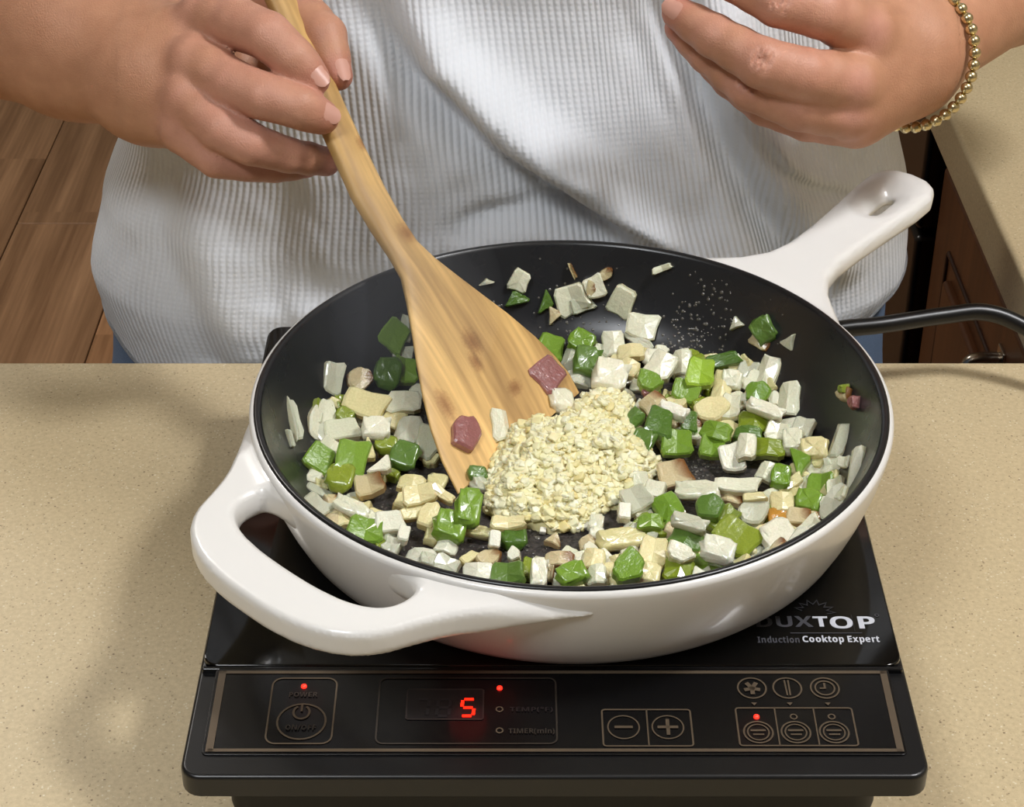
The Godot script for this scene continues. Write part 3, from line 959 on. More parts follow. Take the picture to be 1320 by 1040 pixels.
# ---------------------------------------------------------------- the cook
func person() -> void:
	var t := thing("person", "cook in a white waffle knit top and blue jeans stirring with the wooden spatula", "person", V(-0.02, -0.91, -0.54))
	var skin := mat(Color(1, 1, 1), 0.52)
	skin.albedo_texture = noise_texture(0.02, Color(0.90, 0.87, 0.85), Color(1.0, 1.0, 1.0), 55)
	skin.vertex_color_use_as_albedo = true
	skin.subsurf_scatter_enabled = true
	skin.subsurf_scatter_strength = 0.06
	skin.heightmap_enabled = true
	skin.heightmap_texture = noise_texture(0.12, Color(0, 0, 0), Color(1, 1, 1), 21, 512)
	skin.heightmap_scale = 0.025
	skin.uv1_triplanar = true
	skin.uv1_scale = V(14, 14, 14)
	var tan_ := lin(Color(0.75, 0.55, 0.43))
	var pink := lin(Color(0.82, 0.60, 0.525))
	var red := lin(Color(0.78, 0.51, 0.45))
	var body := Bag.new()
	# the right hand (at the left of the picture) round the spatula
	var rh := [
		[Q(-0.1721, 0.2177, -0.3773, 0.0122), Q(-0.1519, 0.2202, -0.3598, 0.0122), Q(-0.1361, 0.2201, -0.3453, 0.0114), Q(-0.1226, 0.2111, -0.3370, 0.0100), Q(-0.1133, 0.2023, -0.3336, 0.0080)],
		[Q(-0.1744, 0.2021, -0.3550, 0.0135), Q(-0.1538, 0.1988, -0.3361, 0.0115), Q(-0.1375, 0.1970, -0.3253, 0.0108), Q(-0.1204, 0.1930, -0.3215, 0.0098), Q(-0.1097, 0.1860, -0.3252, 0.0086)],
		[Q(-0.1772, 0.1874, -0.3429, 0.0130), Q(-0.1598, 0.1798, -0.3259, 0.0110), Q(-0.1445, 0.1731, -0.3215, 0.0098), Q(-0.1277, 0.1642, -0.3276, 0.0082), Q(-0.1107, 0.1545, -0.3404, 0.0076)],
		[Q(-0.1795, 0.1724, -0.3390, 0.0125), Q(-0.1636, 0.1624, -0.3288, 0.0096), Q(-0.1489, 0.1571, -0.3325, 0.0082), Q(-0.1364, 0.1521, -0.3400, 0.0076), Q(-0.1219, 0.1479, -0.3504, 0.0070)],
		[Q(-0.1828, 0.1989, -0.4080, 0.0160), Q(-0.1531, 0.2136, -0.4237, 0.0140), Q(-0.1270, 0.2096, -0.4079, 0.0112), Q(-0.1121, 0.2037, -0.3848, 0.0106), Q(-0.1047, 0.1894, -0.3670, 0.0076)],
	]
	var rp := [
		[Q(-0.2007, 0.1888, -0.3825, 0.0225), Q(-0.1715, 0.2121, -0.3808, 0.0135)],
		[Q(-0.2007, 0.1838, -0.3805, 0.0235), Q(-0.1744, 0.1985, -0.3586, 0.0140)],
		[Q(-0.2007, 0.1800, -0.3785, 0.0235), Q(-0.1772, 0.1847, -0.3471, 0.0135)],
		[Q(-0.2047, 0.1735, -0.3770, 0.0225), Q(-0.1807, 0.1703, -0.3460, 0.0125)],
		[Q(-0.2035, 0.1811, -0.3987, 0.0200), Q(-0.1553, 0.2112, -0.4233, 0.0145)],
		[Q(-0.1919, 0.1844, -0.3912, 0.0160), Q(-0.1520, 0.1821, -0.3934, 0.0125)],
		[Q(-0.1795, 0.1983, -0.3837, 0.0160), Q(-0.1774, 0.1738, -0.3596, 0.0140)],
		[Q(-0.2007, 0.1830, -0.3825, 0.0315), Q(-0.2487, 0.1869, -0.4265, 0.0430), Q(-0.2884, 0.1914, -0.4593, 0.0490), Q(-0.370, 0.235, -0.500, 0.046)],
	]
	var rpaint := []
	for f in rh:
		rpaint.append([xyz(f[2]), 0.024, pink])
		rpaint.append([xyz(f[1]), 0.024, pink])
		rpaint.append([xyz(f[-1]), 0.017, red])
		rpaint.append([xyz(f[-2]), 0.017, pink])
		rpaint.append([xyz(f[0]), 0.022, pink])
	arm(body, V(-0.2160, 0.122, -0.455), V(-0.088, 0.252, -0.305), rh, rp, [], tan_, rpaint)
	forearm(body, V(-0.425, 0.115, -0.570), V(-0.2145, 0.292, -0.330), rp, tan_)
	# the left hand (at the right of the picture), fingers bunched
	var lh := [
		[Q(0.1559, 0.2234, -0.3451, 0.0140), Q(0.1299, 0.2385, -0.3305, 0.0120), Q(0.1097, 0.2452, -0.3260, 0.0114), Q(0.0892, 0.2525, -0.3377, 0.0104), Q(0.0756, 0.2506, -0.3546, 0.0085)],
		[Q(0.1476, 0.2035, -0.3272, 0.0140), Q(0.1225, 0.2132, -0.3144, 0.0123), Q(0.1020, 0.2206, -0.3109, 0.0116), Q(0.0802, 0.2275, -0.3274, 0.0100), Q(0.0640, 0.2327, -0.3429, 0.0080)],
		[Q(0.1475, 0.1870, -0.3283, 0.0130), Q(0.1229, 0.1945, -0.3201, 0.0118), Q(0.0993, 0.2026, -0.3230, 0.0106), Q(0.0796, 0.2109, -0.3440, 0.0088), Q(0.0665, 0.2190, -0.3578, 0.0076)],
		[Q(0.1538, 0.1763, -0.3380, 0.0115), Q(0.1299, 0.1796, -0.3354, 0.0098), Q(0.1097, 0.1821, -0.3454, 0.0086), Q(0.0933, 0.1887, -0.3617, 0.0076), Q(0.0803, 0.1974, -0.3759, 0.0070)],
		[Q(0.1718, 0.2264, -0.3866, 0.0180), Q(0.1388, 0.2463, -0.3877, 0.0140), Q(0.1064, 0.2504, -0.3785, 0.0115), Q(0.0787, 0.2488, -0.3678, 0.0090)],
	]
	var lp := [
		[Q(0.1842, 0.2016, -0.3725, 0.0205), Q(0.1568, 0.2215, -0.3498, 0.0135)],
		[Q(0.1842, 0.1996, -0.3705, 0.0215), Q(0.1498, 0.2017, -0.3332, 0.0140)],
		[Q(0.1822, 0.1937, -0.3699, 0.0215), Q(0.1514, 0.1865, -0.3339, 0.0135)],
		[Q(0.1802, 0.1897, -0.3673, 0.0210), Q(0.1590, 0.1782, -0.3428, 0.0130)],
		[Q(0.1842, 0.2016, -0.3745, 0.0205), Q(0.1712, 0.2275, -0.3837, 0.0165)],
		[Q(0.1602, 0.2145, -0.3548, 0.0150), Q(0.1592, 0.1900, -0.3486, 0.0155)],
		[Q(0.1842, 0.1996, -0.3725, 0.0265), Q(0.2566, 0.2020, -0.4794, 0.0375), Q(0.345, 0.222, -0.61, 0.046)],
	]
	var lpaint := []
	for f in lh:
		lpaint.append([xyz(f[1]), 0.024, pink])
		lpaint.append([xyz(f[2]), 0.024, pink])
		lpaint.append([xyz(f[-1]), 0.018, red])
		lpaint.append([xyz(f[-2]), 0.020, pink])
		lpaint.append([xyz(f[0]) + V(0, 0.004, 0.012), 0.016, pink])
	# creases over the middle joints
	var lc := []
	for q in [[lh[1], 2], [lh[2], 2], [lh[0], 2]]:
		var j: Vector4 = q[0][q[1]]
		var along := (xyz(q[0][q[1] + 1]) - xyz(q[0][q[1] - 1])).normalized()
		var side := along.cross(V(0, 0.45, 0.9)).normalized()
		var out := side.cross(along).normalized()
		if out.z < 0.0: out = -out
		for o in [-0.0030, 0.0004, 0.0034]:
			var c: Vector3 = xyz(j) + along * o + out * (j.w + 0.0003)
			var e := 0.0050
			lc.append([q4(c - side * e - out * 0.0016, 0.0005), q4(c, 0.0012), q4(c + side * e - out * 0.0016, 0.0005)])
	arm(body, V(0.052, 0.145, -0.425), V(0.2060, 0.268, -0.292), lh, lp, lc, tan_, lpaint)
	forearm(body, V(0.2045, 0.130, -0.670), V(0.400, 0.285, -0.330), lp, tan_)
	# upper arms, trunk, neck and head, mostly under the top or above the picture
	var f := Field.new(V(-0.46, -0.12, -0.80), V(0.43, 0.92, -0.36), 0.011)
	f.chains([
		[Q(-0.36, 0.232, -0.505, 0.047), Q(-0.235, 0.46, -0.55, 0.056)], [Q(0.335, 0.206, -0.60, 0.046), Q(0.195, 0.46, -0.555, 0.056)],
		[Q(-0.15, 0.46, -0.555, 0.062), Q(0.11, 0.46, -0.555, 0.062)], [Q(-0.02, 0.40, -0.56, 0.085), Q(-0.02, 0.0, -0.55, 0.09)],
		[Q(-0.10, 0.10, -0.555, 0.08), Q(0.06, 0.10, -0.555, 0.08)], [Q(-0.02, 0.46, -0.555, 0.062), Q(-0.02, 0.60, -0.545, 0.056)],
	], 0.03)
	var hf := f.like()
	hf.chains([[Q(-0.02, 0.735, -0.55, 0.083), Q(-0.02, 0.76, -0.575, 0.088)], [Q(-0.02, 0.66, -0.505, 0.042), Q(-0.02, 0.70, -0.52, 0.06)], [Q(-0.02, 0.705, -0.452, 0.014), Q(-0.02, 0.735, -0.462, 0.009)],
		[Q(-0.104, 0.70, -0.56, 0.012), Q(-0.106, 0.73, -0.565, 0.014)], [Q(0.064, 0.70, -0.56, 0.012), Q(0.066, 0.73, -0.565, 0.014)], [Q(-0.04, 0.675, -0.465, 0.010), Q(0.0, 0.675, -0.465, 0.010)]], 0.02)
	f.join(hf, 0.03)
	f.carve([[Q(-0.052, 0.735, -0.458, 0.010), Q(-0.051, 0.735, -0.458, 0.010)], [Q(0.012, 0.735, -0.458, 0.010), Q(0.011, 0.735, -0.458, 0.010)]], 0.012)
	f.nets(body, tan_)
	var bm := put("body", body.mesh(), skin, t)
	bm.position = -t.position
	# fingernails
	var nail := mat(Color(0.775, 0.575, 0.505), 0.38)
	nailed(bm, rh[0], V(0.25, 0.80, 0.60), 0.0050, 0.0062, nail)
	nailed(bm, rh[1], V(0.20, 0.75, 0.65), 0.0052, 0.0062, nail)
	nailed(bm, rh[4], V(0.55, 0.45, 0.75), 0.0040, 0.0062, nail)
	nailed(bm, lh[1], V(-0.45, 0.55, 0.60), 0.0046, 0.0062, nail)
	# hair
	var hr := Field.new(V(-0.14, 0.60, -0.72), V(0.10, 0.90, -0.46), 0.011)
	hr.chains([[Q(-0.02, 0.765, -0.575, 0.096), Q(-0.02, 0.775, -0.60, 0.094)], [Q(-0.02, 0.76, -0.63, 0.07), Q(-0.02, 0.64, -0.64, 0.06)]], 0.02)
	hr.carve([[Q(-0.02, 0.70, -0.47, 0.085), Q(-0.02, 0.73, -0.47, 0.07)]], 0.01)
	var hb := Bag.new()
	hr.nets(hb)
	put("hair", hb.mesh(), mat(Color(0.16, 0.10, 0.07), 0.6), t).position = -t.position
	var jb := Bag.new()
	var jf := Field.new(V(-0.34, -0.90, -0.75), V(0.30, 0.06, -0.38), 0.010)
	jf.chains([[Q(-0.165, -0.13, -0.535, 0.122), Q(0.112, -0.13, -0.535, 0.122)], [Q(-0.165, -0.03, -0.535, 0.108), Q(0.115, -0.03, -0.535, 0.108)],
		[Q(-0.14, -0.18, -0.535, 0.118), Q(-0.13, -0.45, -0.54, 0.082), Q(-0.13, -0.82, -0.56, 0.062)], [Q(0.09, -0.18, -0.535, 0.118), Q(0.085, -0.45, -0.54, 0.082), Q(0.085, -0.82, -0.56, 0.062)]], 0.03)
	jf.nets(jb)
	var denim := mat(Color(0.43, 0.51, 0.62), 0.85)
	denim.albedo_texture = noise_texture(0.3, Color(0.82, 0.84, 0.86), Color(1.05, 1.05, 1.05), 13)
	denim.uv1_triplanar = true
	denim.uv1_scale = V(8, 8, 8)
	put("jeans", jb.mesh(), denim, t).position = -t.position
	for sx in [-0.13, 0.085]:
		var sb := Bag.new()
		var sf := Field.new(V(sx - 0.07, -0.915, -0.66), V(sx + 0.07, -0.78, -0.36), 0.010)
		sf.chains([[Q(sx, -0.868, -0.60, 0.040), Q(sx, -0.872, -0.50, 0.037), Q(sx, -0.879, -0.42, 0.030)], [Q(sx, -0.85, -0.58, 0.04), Q(sx, -0.82, -0.57, 0.05)]], 0.02)
		sf.nets(sb)
		put("shoe", sb.mesh(), mat(Color(0.82, 0.82, 0.80), 0.6), t).position = -t.position
	put("shirt", shirt_mesh(), cloth(), t).position = -t.position

func xyz(q: Vector4) -> Vector3: return Vector3(q.x, q.y, q.z)
func q4(p: Vector3, r: float) -> Vector4: return Vector4(p.x, p.y, p.z, r)

func arm(body: Bag, lo: Vector3, hi: Vector3, fingers: Array, palm: Array, cuts: Array, base: Color, paint: Array) -> void:
	var f := Field.new(lo, hi, 0.0014)
	f.chains(palm, 0.014)
	var all: Field = null
	for ch in fingers:
		var g := f.like()
		g.chains([smooth_chain(ch)], 0.004)
		if all == null: all = g
		else: all.join(g, 0.0024)
	f.join(all, 0.006)
	f.soften()
	if cuts.size(): f.carve(cuts, 0.0012)
	f.nets(body, base, paint)

func forearm(body: Bag, lo: Vector3, hi: Vector3, palm: Array, base: Color) -> void:   # the same body further up, on a coarser grid
	var f := Field.new(lo, hi, 0.0028)
	f.chains(palm, 0.014)
	f.nets(body, base)

func smooth_chain(ch: Array) -> Array:   # knuckles a little fuller than the bones between
	var out := []
	for k in ch.size() - 1:
		out.append(ch[k])
		var mid: Vector4 = (ch[k] + ch[k + 1]) * 0.5
		mid.w *= 0.97
		out.append(mid)
	out.append(ch[-1])
	return out

func nailed(parent: Node, ch: Array, out: Vector3, hw: float, hl: float, m: Material) -> void:
	var tip := xyz(ch[-1])
	var dirv := (tip - xyz(ch[-2])).normalized()
	out = (out - dirv * out.dot(dirv)).normalized()
	var side := dirv.cross(out).normalized()
	var r: float = ch[-1].w
	var b := Bag.new()
	var nu := 9
	var nv := 9
	for j in nv:
		for k in nu:
			var a := (float(k) / (nu - 1) * 2 - 1)
			var l := (float(j) / (nv - 1) * 2 - 1)
			var sq := sqrt(maxf(1.0 - pow(absf(l), 4.0) * 0.8, 0.05))
			var ang := a * sq * hw / r
			var lift := 0.0005 - 0.0011 * (pow(absf(a), 6.0) + pow(absf(l), 8.0)) * 0.7
			var rr := r * (1.0 if l < 0.3 else 1.0 - 0.16 * (l - 0.3)) + lift + (0.0006 if l < 0 else 0.0)
			var rad := out * cos(ang) + side * sin(ang)
			b.vert(tip + dirv * (l * hl + hl * 0.05) + rad * rr, rad)
	for j in nv - 1:
		for k in nu - 1:
			var o := j * nu + k
			b.quad(o, o + 1, o + nu + 1, o + nu)
	put("fingernail", b.mesh(), m, parent)

func cloth() -> StandardMaterial3D:
	var m := mat(Color(0.885, 0.90, 0.92), 0.9)
	m.heightmap_enabled = true
	m.heightmap_texture = rib_texture()
	m.heightmap_scale = 0.06
	m.uv1_scale = V(13, 13, 1)
	m.rim_enabled = true
	m.rim = 0.25
	m.texture_filter = BaseMaterial3D.TEXTURE_FILTER_LINEAR
	return m

func table(x: float, xs: Array, ys: Array) -> float:
	if x <= xs[0]: return ys[0]
	for k in xs.size() - 1:
		if x <= xs[k + 1]:
			var t: float = (x - xs[k]) / (xs[k + 1] - xs[k])
			t = t * t * (3.0 - 2.0 * t) * 0.5 + t * 0.5
			return lerpf(ys[k], ys[k + 1], t)
	return ys[-1]

# folds: path in (x, y), depth of the hollow, width, height of the ridge on its upper side, ridge distance
var folds := [
	[[P(-0.094, 0.207), P(-0.070, 0.160), P(-0.030, 0.120), P(0.014, 0.086), P(0.046, 0.060), P(0.080, 0.030), P(0.10, -0.01)], 0.0170, 0.010, 0.0190, 0.021],
	[[P(-0.060, 0.073), P(-0.025, 0.084), P(0.001, 0.086), P(0.032, 0.079), P(0.067, 0.064), P(0.090, 0.054)], 0.0110, 0.0075, -0.0050, 0.017],
	[[P(0.055, 0.226), P(0.084, 0.163), P(0.101, 0.121), P(0.122, 0.083), P(0.145, 0.050), P(0.165, 0.010)], 0.0190, 0.010, 0.0130, 0.021],
	[[P(0.040, 0.208), P(0.066, 0.149), P(0.084, 0.112), P(0.106, 0.068)], 0.0035, 0.008, 0.0025, 0.014],
	[[P(0.114, 0.133), P(0.130, 0.110), P(0.149, 0.095), P(0.178, 0.079)], 0.0050, 0.0035, 0.0045, 0.007],
	[[P(-0.140, 0.125), P(-0.149, 0.058), P(-0.157, 0.018)], 0.0030, 0.012, 0.002, 0.02],
	[[P(-0.222, 0.100), P(-0.216, 0.053), P(-0.199, -0.004), P(-0.19, -0.03)], 0.0050, 0.012, 0.005, 0.022],
	[[P(-0.150, 0.022), P(-0.10, 0.012), P(-0.05, 0.016)], -0.0035, 0.010, -0.003, 0.02],
]
func fold(x: float, y: float) -> float:
	var p := P(x, y)
	var sum := 0.0
	for f in folds:
		var best := 1.0
		var sg := 1.0
		var tt := 0.0
		var pts: Array = f[0]
		for k in pts.size() - 1:
			var a: Vector2 = pts[k]
			var ab: Vector2 = pts[k + 1] - a
			var t := clampf((p - a).dot(ab) / ab.length_squared(), 0.0, 1.0)
			var e := (p - a - ab * t).length()
			if e < best:
				best = e
				sg = signf(ab.cross(p - a))
				tt = (k + t) / (pts.size() - 1)
		var fade := smoothstep(0.0, 0.18, tt) * (1.0 - smoothstep(0.86, 1.0, tt)) + 0.15
		var s := best * sg
		sum += (-f[1] * exp(-(s / f[2]) * (s / f[2])) + f[3] * exp(-((s - f[4]) / (f[2] * 1.5)) * ((s - f[4]) / (f[2] * 1.5)))) * fade
	return sum

func shirt_point(a: float, y: float, soft: FastNoiseLite) -> Vector3:
	var ys := [-0.13, -0.08, -0.04, 0.005, 0.05, 0.10, 0.20, 0.30, 0.42, 0.50, 0.55]
	var lx := table(y, ys, [-0.250, -0.254, -0.272, -0.281, -0.268, -0.248, -0.238, -0.232, -0.225, -0.20, -0.085])
	var rx := table(y, ys, [0.200, 0.200, 0.206, 0.229, 0.226, 0.214, 0.205, 0.198, 0.190, 0.165, 0.045])
	var fz := table(y, ys, [-0.418, -0.414, -0.4105, -0.408, -0.409, -0.414, -0.430, -0.424, -0.430, -0.47, -0.49])
	var bz := table(y, ys, [-0.665, -0.67, -0.672, -0.672, -0.67, -0.668, -0.672, -0.69, -0.70, -0.66, -0.62])
	var ca := cos(a)
	var sa := sin(a)
	var ex := 2.0 / 2.7
	var px := signf(ca) * pow(absf(ca), ex)
	var pz := signf(sa) * pow(absf(sa), ex)
	var mid := (lx + rx) * 0.5
	var x := mid + px * (rx - lx) * 0.5
	var z := lerpf(-0.535, fz, pz) if pz > 0 else lerpf(-0.535, bz, -pz)
	var d := soft.get_noise_3d(x * 14.0, y * 10.0, z * 14.0) * 0.006
	if sa > 0.0: d += fold(x, y) * minf(1.0, sa * 2.2)
	return V(x + px * d * 0.3, y, z + signf(sa) * d * sqrt(absf(sa)))

func hem(a: float) -> float:
	var x := cos(a)
	if sin(a) < 0.0: return -0.05
	return table(x, [-1.0, -0.97, -0.90, -0.80, -0.6, 0.0, 0.62, 0.80, 0.93, 1.0], [-0.020, -0.027, -0.038, -0.050, -0.082, -0.12, -0.058, -0.022, -0.004, 0.006])

func shirt_mesh() -> ArrayMesh:
	var b := Bag.new()
	var soft := FastNoiseLite.new()
	soft.seed = 9
	soft.frequency = 0.6
	# more columns in front, where it is seen
	var angles := []
	var na := 250
	for k in na + 1: angles.append(-0.25 + (PI + 0.5) * k / na)
	for k in range(1, 41): angles.append(PI + 0.25 + (PI - 0.5) * k / 40)
	var m := angles.size()
	var nv := 150
	var arc := []
	var s := 0.0
	var lastp := shirt_point(angles[0], 0.06, soft)
	for a in angles:
		var p := shirt_point(a, 0.06, soft)
		s += P(p.x - lastp.x, p.z - lastp.z).length() * 0.93
		lastp = p
		arc.append(s)
	for j in nv + 1:
		var t := float(j) / nv
		for k in m:
			var h := hem(angles[k])
			var y := lerpf(h, 0.24, t / 0.8) if t < 0.8 else lerpf(0.24, 0.55, (t - 0.8) / 0.2)
			var p := shirt_point(angles[k], y, soft)
			b.vert(p, Vector3.UP, P(-arc[k] + y * 0.14, y))
	for j in nv:
		for k in m - 1:
			var o := j * m + k
			b.i.append_array([o, o + 1, o + m + 1, o, o + m + 1, o + m])
	# normals from the faces, turned outwards
	var acc := PackedVector3Array()
	acc.resize(b.v.size())
	for q in range(0, b.i.size(), 3):
		var fn := (b.v[b.i[q + 1]] - b.v[b.i[q]]).cross(b.v[b.i[q + 2]] - b.v[b.i[q]])
		for e in 3: acc[b.i[q + e]] += fn
	var flip := 1.0 if acc[(nv / 2) * m + na / 2].z > 0.0 else -1.0
	for q in b.v.size(): b.n[q] = (acc[q] * flip).normalized()
	for j in nv + 1:   # the seam at the back
		var e := (b.n[j * m] + b.n[j * m + m - 1]).normalized()
		b.n[j * m] = e
		b.n[j * m + m - 1] = e
	if flip > 0.0: b.i.reverse()
	# a rolled hem and short sleeves
	var edge := []
	for k in m: edge.append(b.v[k] + V(0, 0.001, 0))
	var tb := Bag.new()
	tube(b, edge, 0.0016, 8, false)
	for sl in [[V(-0.205, 0.46, -0.55), V(-0.335, 0.275, -0.515)], [V(0.165, 0.46, -0.555), V(0.30, 0.27, -0.585)]]:
		tube(b, [sl[0], sl[0].lerp(sl[1], 0.3), sl[0].lerp(sl[1], 0.7), sl[1]], [0.078, 0.075, 0.07, 0.068], 32, false)
	return b.mesh()

func bracelet() -> void:
	var c := V(0.18699, 0.19571, -0.37668)
	var n := V(0.6586, -0.32, -0.681).normalized()
	var a := n.cross(V(0, 1, 0)).normalized()
	var d := a.cross(n)
	var t := thing("bead_bracelet", "bracelet of round gold beads on the cook's wrist at the right", "bracelet", c)
	var gold := mat(Color(0.83, 0.765, 0.59), 0.26, 1.0)
	var sp := SphereMesh.new()
	sp.radius = 0.00305
	sp.height = 0.0061
	sp.radial_segments = 20
	sp.rings = 12
	var count := 38
	var loop := []
	for k in count:
		var q := a * cos(TAU * k / count) + d * sin(TAU * k / count)
		var o := put("bead", sp, gold, t)
		o.position = q * 0.0358
		loop.append(q * 0.0358)
	loop.append(loop[0])
	var b := Bag.new()
	tube(b, loop, 0.0006, 6, false)
	put("elastic_cord", b.mesh(), mat(Color(0.25, 0.2, 0.12), 0.6), t)

# ---------------------------------------------------------------- food
var shapes := {}
func chunk(kind: String, variant: int) -> void:   # unit pieces: x, y in the cut face, z is thickness
	var key := "%s%d" % [kind, variant]
	if shapes.has(key): return
	var r := RandomNumberGenerator.new()
	r.seed = hash(key)
	var b := Bag.new()
	if kind == "r":
		# a rounded lump
		var nu := 14
		var nv := 8
		var ns := FastNoiseLite.new()
		ns.seed = variant * 7 + 3
		ns.frequency = 1.5
		var ex := r.randf_range(0.42, 0.62)
		for j in nv + 1:
			for k in nu:
				var th := PI * j / nv - PI / 2
				var ph := TAU * k / nu
				var dd := V(sp_(cos(th), ex) * sp_(cos(ph), ex), sp_(cos(th), ex) * sp_(sin(ph), ex), sp_(sin(th), ex))
				var p := dd * 0.5 * (1.0 + 0.42 * ns.get_noise_3dv(dd * 1.1))
				p.z += 0.16 * (p.x * p.x * 4.0 - 0.4)
				var shade := 1.0 if dd.z > -0.2 else 0.0
				b.vert(p, V(dd.x, dd.y, dd.z).normalized(), Vector2.ZERO, Color(1, 1, 1).lerp(Color(0, 0, 0), 1.0 - shade))
		for j in nv:
			for k in nu:
				var o := j * nu
				b.quad(o + k, o + (k + 1) % nu, o + nu + (k + 1) % nu, o + nu + k)
		var acc := PackedVector3Array()
		acc.resize(b.v.size())
		for q in range(0, b.i.size(), 3):
			var fn := -(b.v[b.i[q + 1]] - b.v[b.i[q]]).cross(b.v[b.i[q + 2]] - b.v[b.i[q]])
			for e in 3: acc[b.i[q + e]] += fn
		for q in b.v.size():
			if acc[q].length() > 1e-9: b.n[q] = acc[q].normalized()
	else:
		var pts := []
		var corners := []
		match kind:
			"t": corners = [P(-0.5, -0.45), P(0.5, -0.38), P(0.05, 0.5)]
			"h": corners = [P(-0.5, -0.08), P(-0.26, -0.5), P(0.24, -0.47), P(0.5, 0.04), P(0.22, 0.5), P(-0.28, 0.44)]
			_: corners = [P(-0.5, -0.5), P(0.5, -0.5), P(0.5, 0.5), P(-0.5, 0.5)]
		var jit := 0.03 if kind == "c" else 0.125
		for q in corners.size(): corners[q] += P(r.randf_range(-jit, jit), r.randf_range(-jit, jit))
		for q in corners.size():
			var e: Vector2 = corners[q]
			var g: Vector2 = corners[(q + 1) % corners.size()]
			var cut := 0.06 + r.randf() * 0.12
			pts.append(e.lerp(g, cut))
			pts.append(e.lerp(g, 0.5) + (g - e).orthogonal().normalized() * r.randf_range(-0.05, 0.03))
			pts.append(e.lerp(g, 1.0 - cut))
		var bend := r.randf_range(-1.2, 1.2) if kind != "c" else 0.0
		var lv := [[-0.5, 0.90], [-0.36, 1.0], [0.34, 1.0], [0.5, 0.88]]
		var rows := []
		for l in lv:
			var row := []
			for q in pts: row.append(V(q.x * l[1], q.y * l[1], l[0] + bend * (q.x * q.x - 0.12) * 1.6))
			rows.append(row)
		var mid := V(0, 0, 0)
		for l in 3:
			for q in pts.size():
				var o := (q + 1) % pts.size()
				b.flat([rows[l][q], rows[l][o], rows[l + 1][o], rows[l + 1][q]], mid, Color(1, 1, 1) if l == 2 else Color(0, 0, 0))
		var dome := V(0, 0, 0.54 - bend * 0.19)
		var base := V(0, 0, -0.5 - bend * 0.19)
		for q in pts.size():
			var o := (q + 1) % pts.size()
			b.flat([dome, rows[3][q], rows[3][o]], mid, Color(1, 1, 1))
			b.flat([base, rows[0][q], rows[0][o]], mid, Color(0, 0, 0))
	# colours carry only skin side (white) against cut side (black); blended per kind
	shapes[key] = b


func sp_(v: float, e: float) -> float: return signf(v) * pow(absf(v), e)

var tinted := {}
func piece_mesh(kind: String, shape: String, variant: int) -> ArrayMesh:
	var key := "%s%s%d" % [kind, shape, variant]
	if tinted.has(key): return tinted[key]
	chunk(shape, variant)
	var src: Bag = shapes["%s%d" % [shape, variant]]
	var skin: Color
	var cut: Color
	match kind:
		"G":
			skin = Color(0.46, 0.60, 0.18); cut = Color(0.62, 0.71, 0.32)
		"D":
			skin = Color(0.345, 0.475, 0.18); cut = Color(0.50, 0.62, 0.26)
		"Y":
			skin = Color(0.53, 0.59, 0.17); cut = Color(0.66, 0.70, 0.35)
		"L":
			skin = Color(0.60, 0.74, 0.20); cut = Color(0.72, 0.80, 0.36)
		"P":
			skin = Color(0.60, 0.39, 0.385); cut = Color(0.70, 0.50, 0.49)
		"g":
			skin = Color(0.86, 0.855, 0.775); cut = Color(0.84, 0.825, 0.71)
		"y":
			skin = Color(0.91, 0.86, 0.655); cut = Color(0.89, 0.82, 0.58)
		"b":
			skin = Color(0.83, 0.76, 0.61); cut = Color(0.78, 0.68, 0.49)
		"w":
			skin = Color(0.95, 0.935, 0.865); cut = Color(0.93, 0.905, 0.80)
		"a":
			skin = Color(0.75, 0.53, 0.18); cut = Color(0.62, 0.40, 0.12)
		_:
			skin = Color(0.925, 0.91, 0.82); cut = Color(0.905, 0.88, 0.735)
	var r := RandomNumberGenerator.new()
	r.seed = hash(key)
	var drift := r.randf_range(-0.04, 0.04)
	skin = Color(skin.r + drift, skin.g + drift * 0.8, skin.b + drift)
	var b := Bag.new()
	b.v = src.v; b.n = src.n; b.u = src.u; b.i = src.i
	b.c = src.c.duplicate()
	for k in b.c.size(): b.c[k] = lin(cut.lerp(skin, b.c[k].r))
	if kind == "b":   # browned along one edge
		for k in b.c.size():
			if b.v[k].x + b.v[k].y * 0.4 > 0.34: b.c[k] = lin(Color(0.50, 0.33, 0.18))
	tinted[key] = b.mesh()
	return tinted[key]

func food_materials() -> void:
	for k in ["onion", "glassy", "pepper"]:
		var m := mat(Color(1, 1, 1), 0.27, 0.0, 0.5)
		m.vertex_color_use_as_albedo = true
		m.heightmap_enabled = true
		m.heightmap_texture = noise_texture(0.012, Color(0, 0, 0), Color(1, 1, 1), 40)
		m.heightmap_scale = 0.022
		if k != "pepper":
			m.subsurf_scatter_enabled = true
			m.subsurf_scatter_strength = 0.12
			if k == "glassy":
				m.refraction_enabled = true
				m.refraction_scale = 0.03
				m.albedo_color.a = 0.86
			m.albedo_texture = noise_texture(0.035 if k == "onion" else 0.05, Color(0.90, 0.90, 0.86), Color(1, 1, 1), 17)
		else:
			m.albedo_texture = noise_texture(0.05, Color(0.86, 0.88, 0.84), Color(1.0, 1.0, 1.0), 18)
			m.roughness = 0.3
		m.uv1_triplanar = true
		m.uv1_scale = V(1.3, 1.3, 1.3)
		mats[k] = m

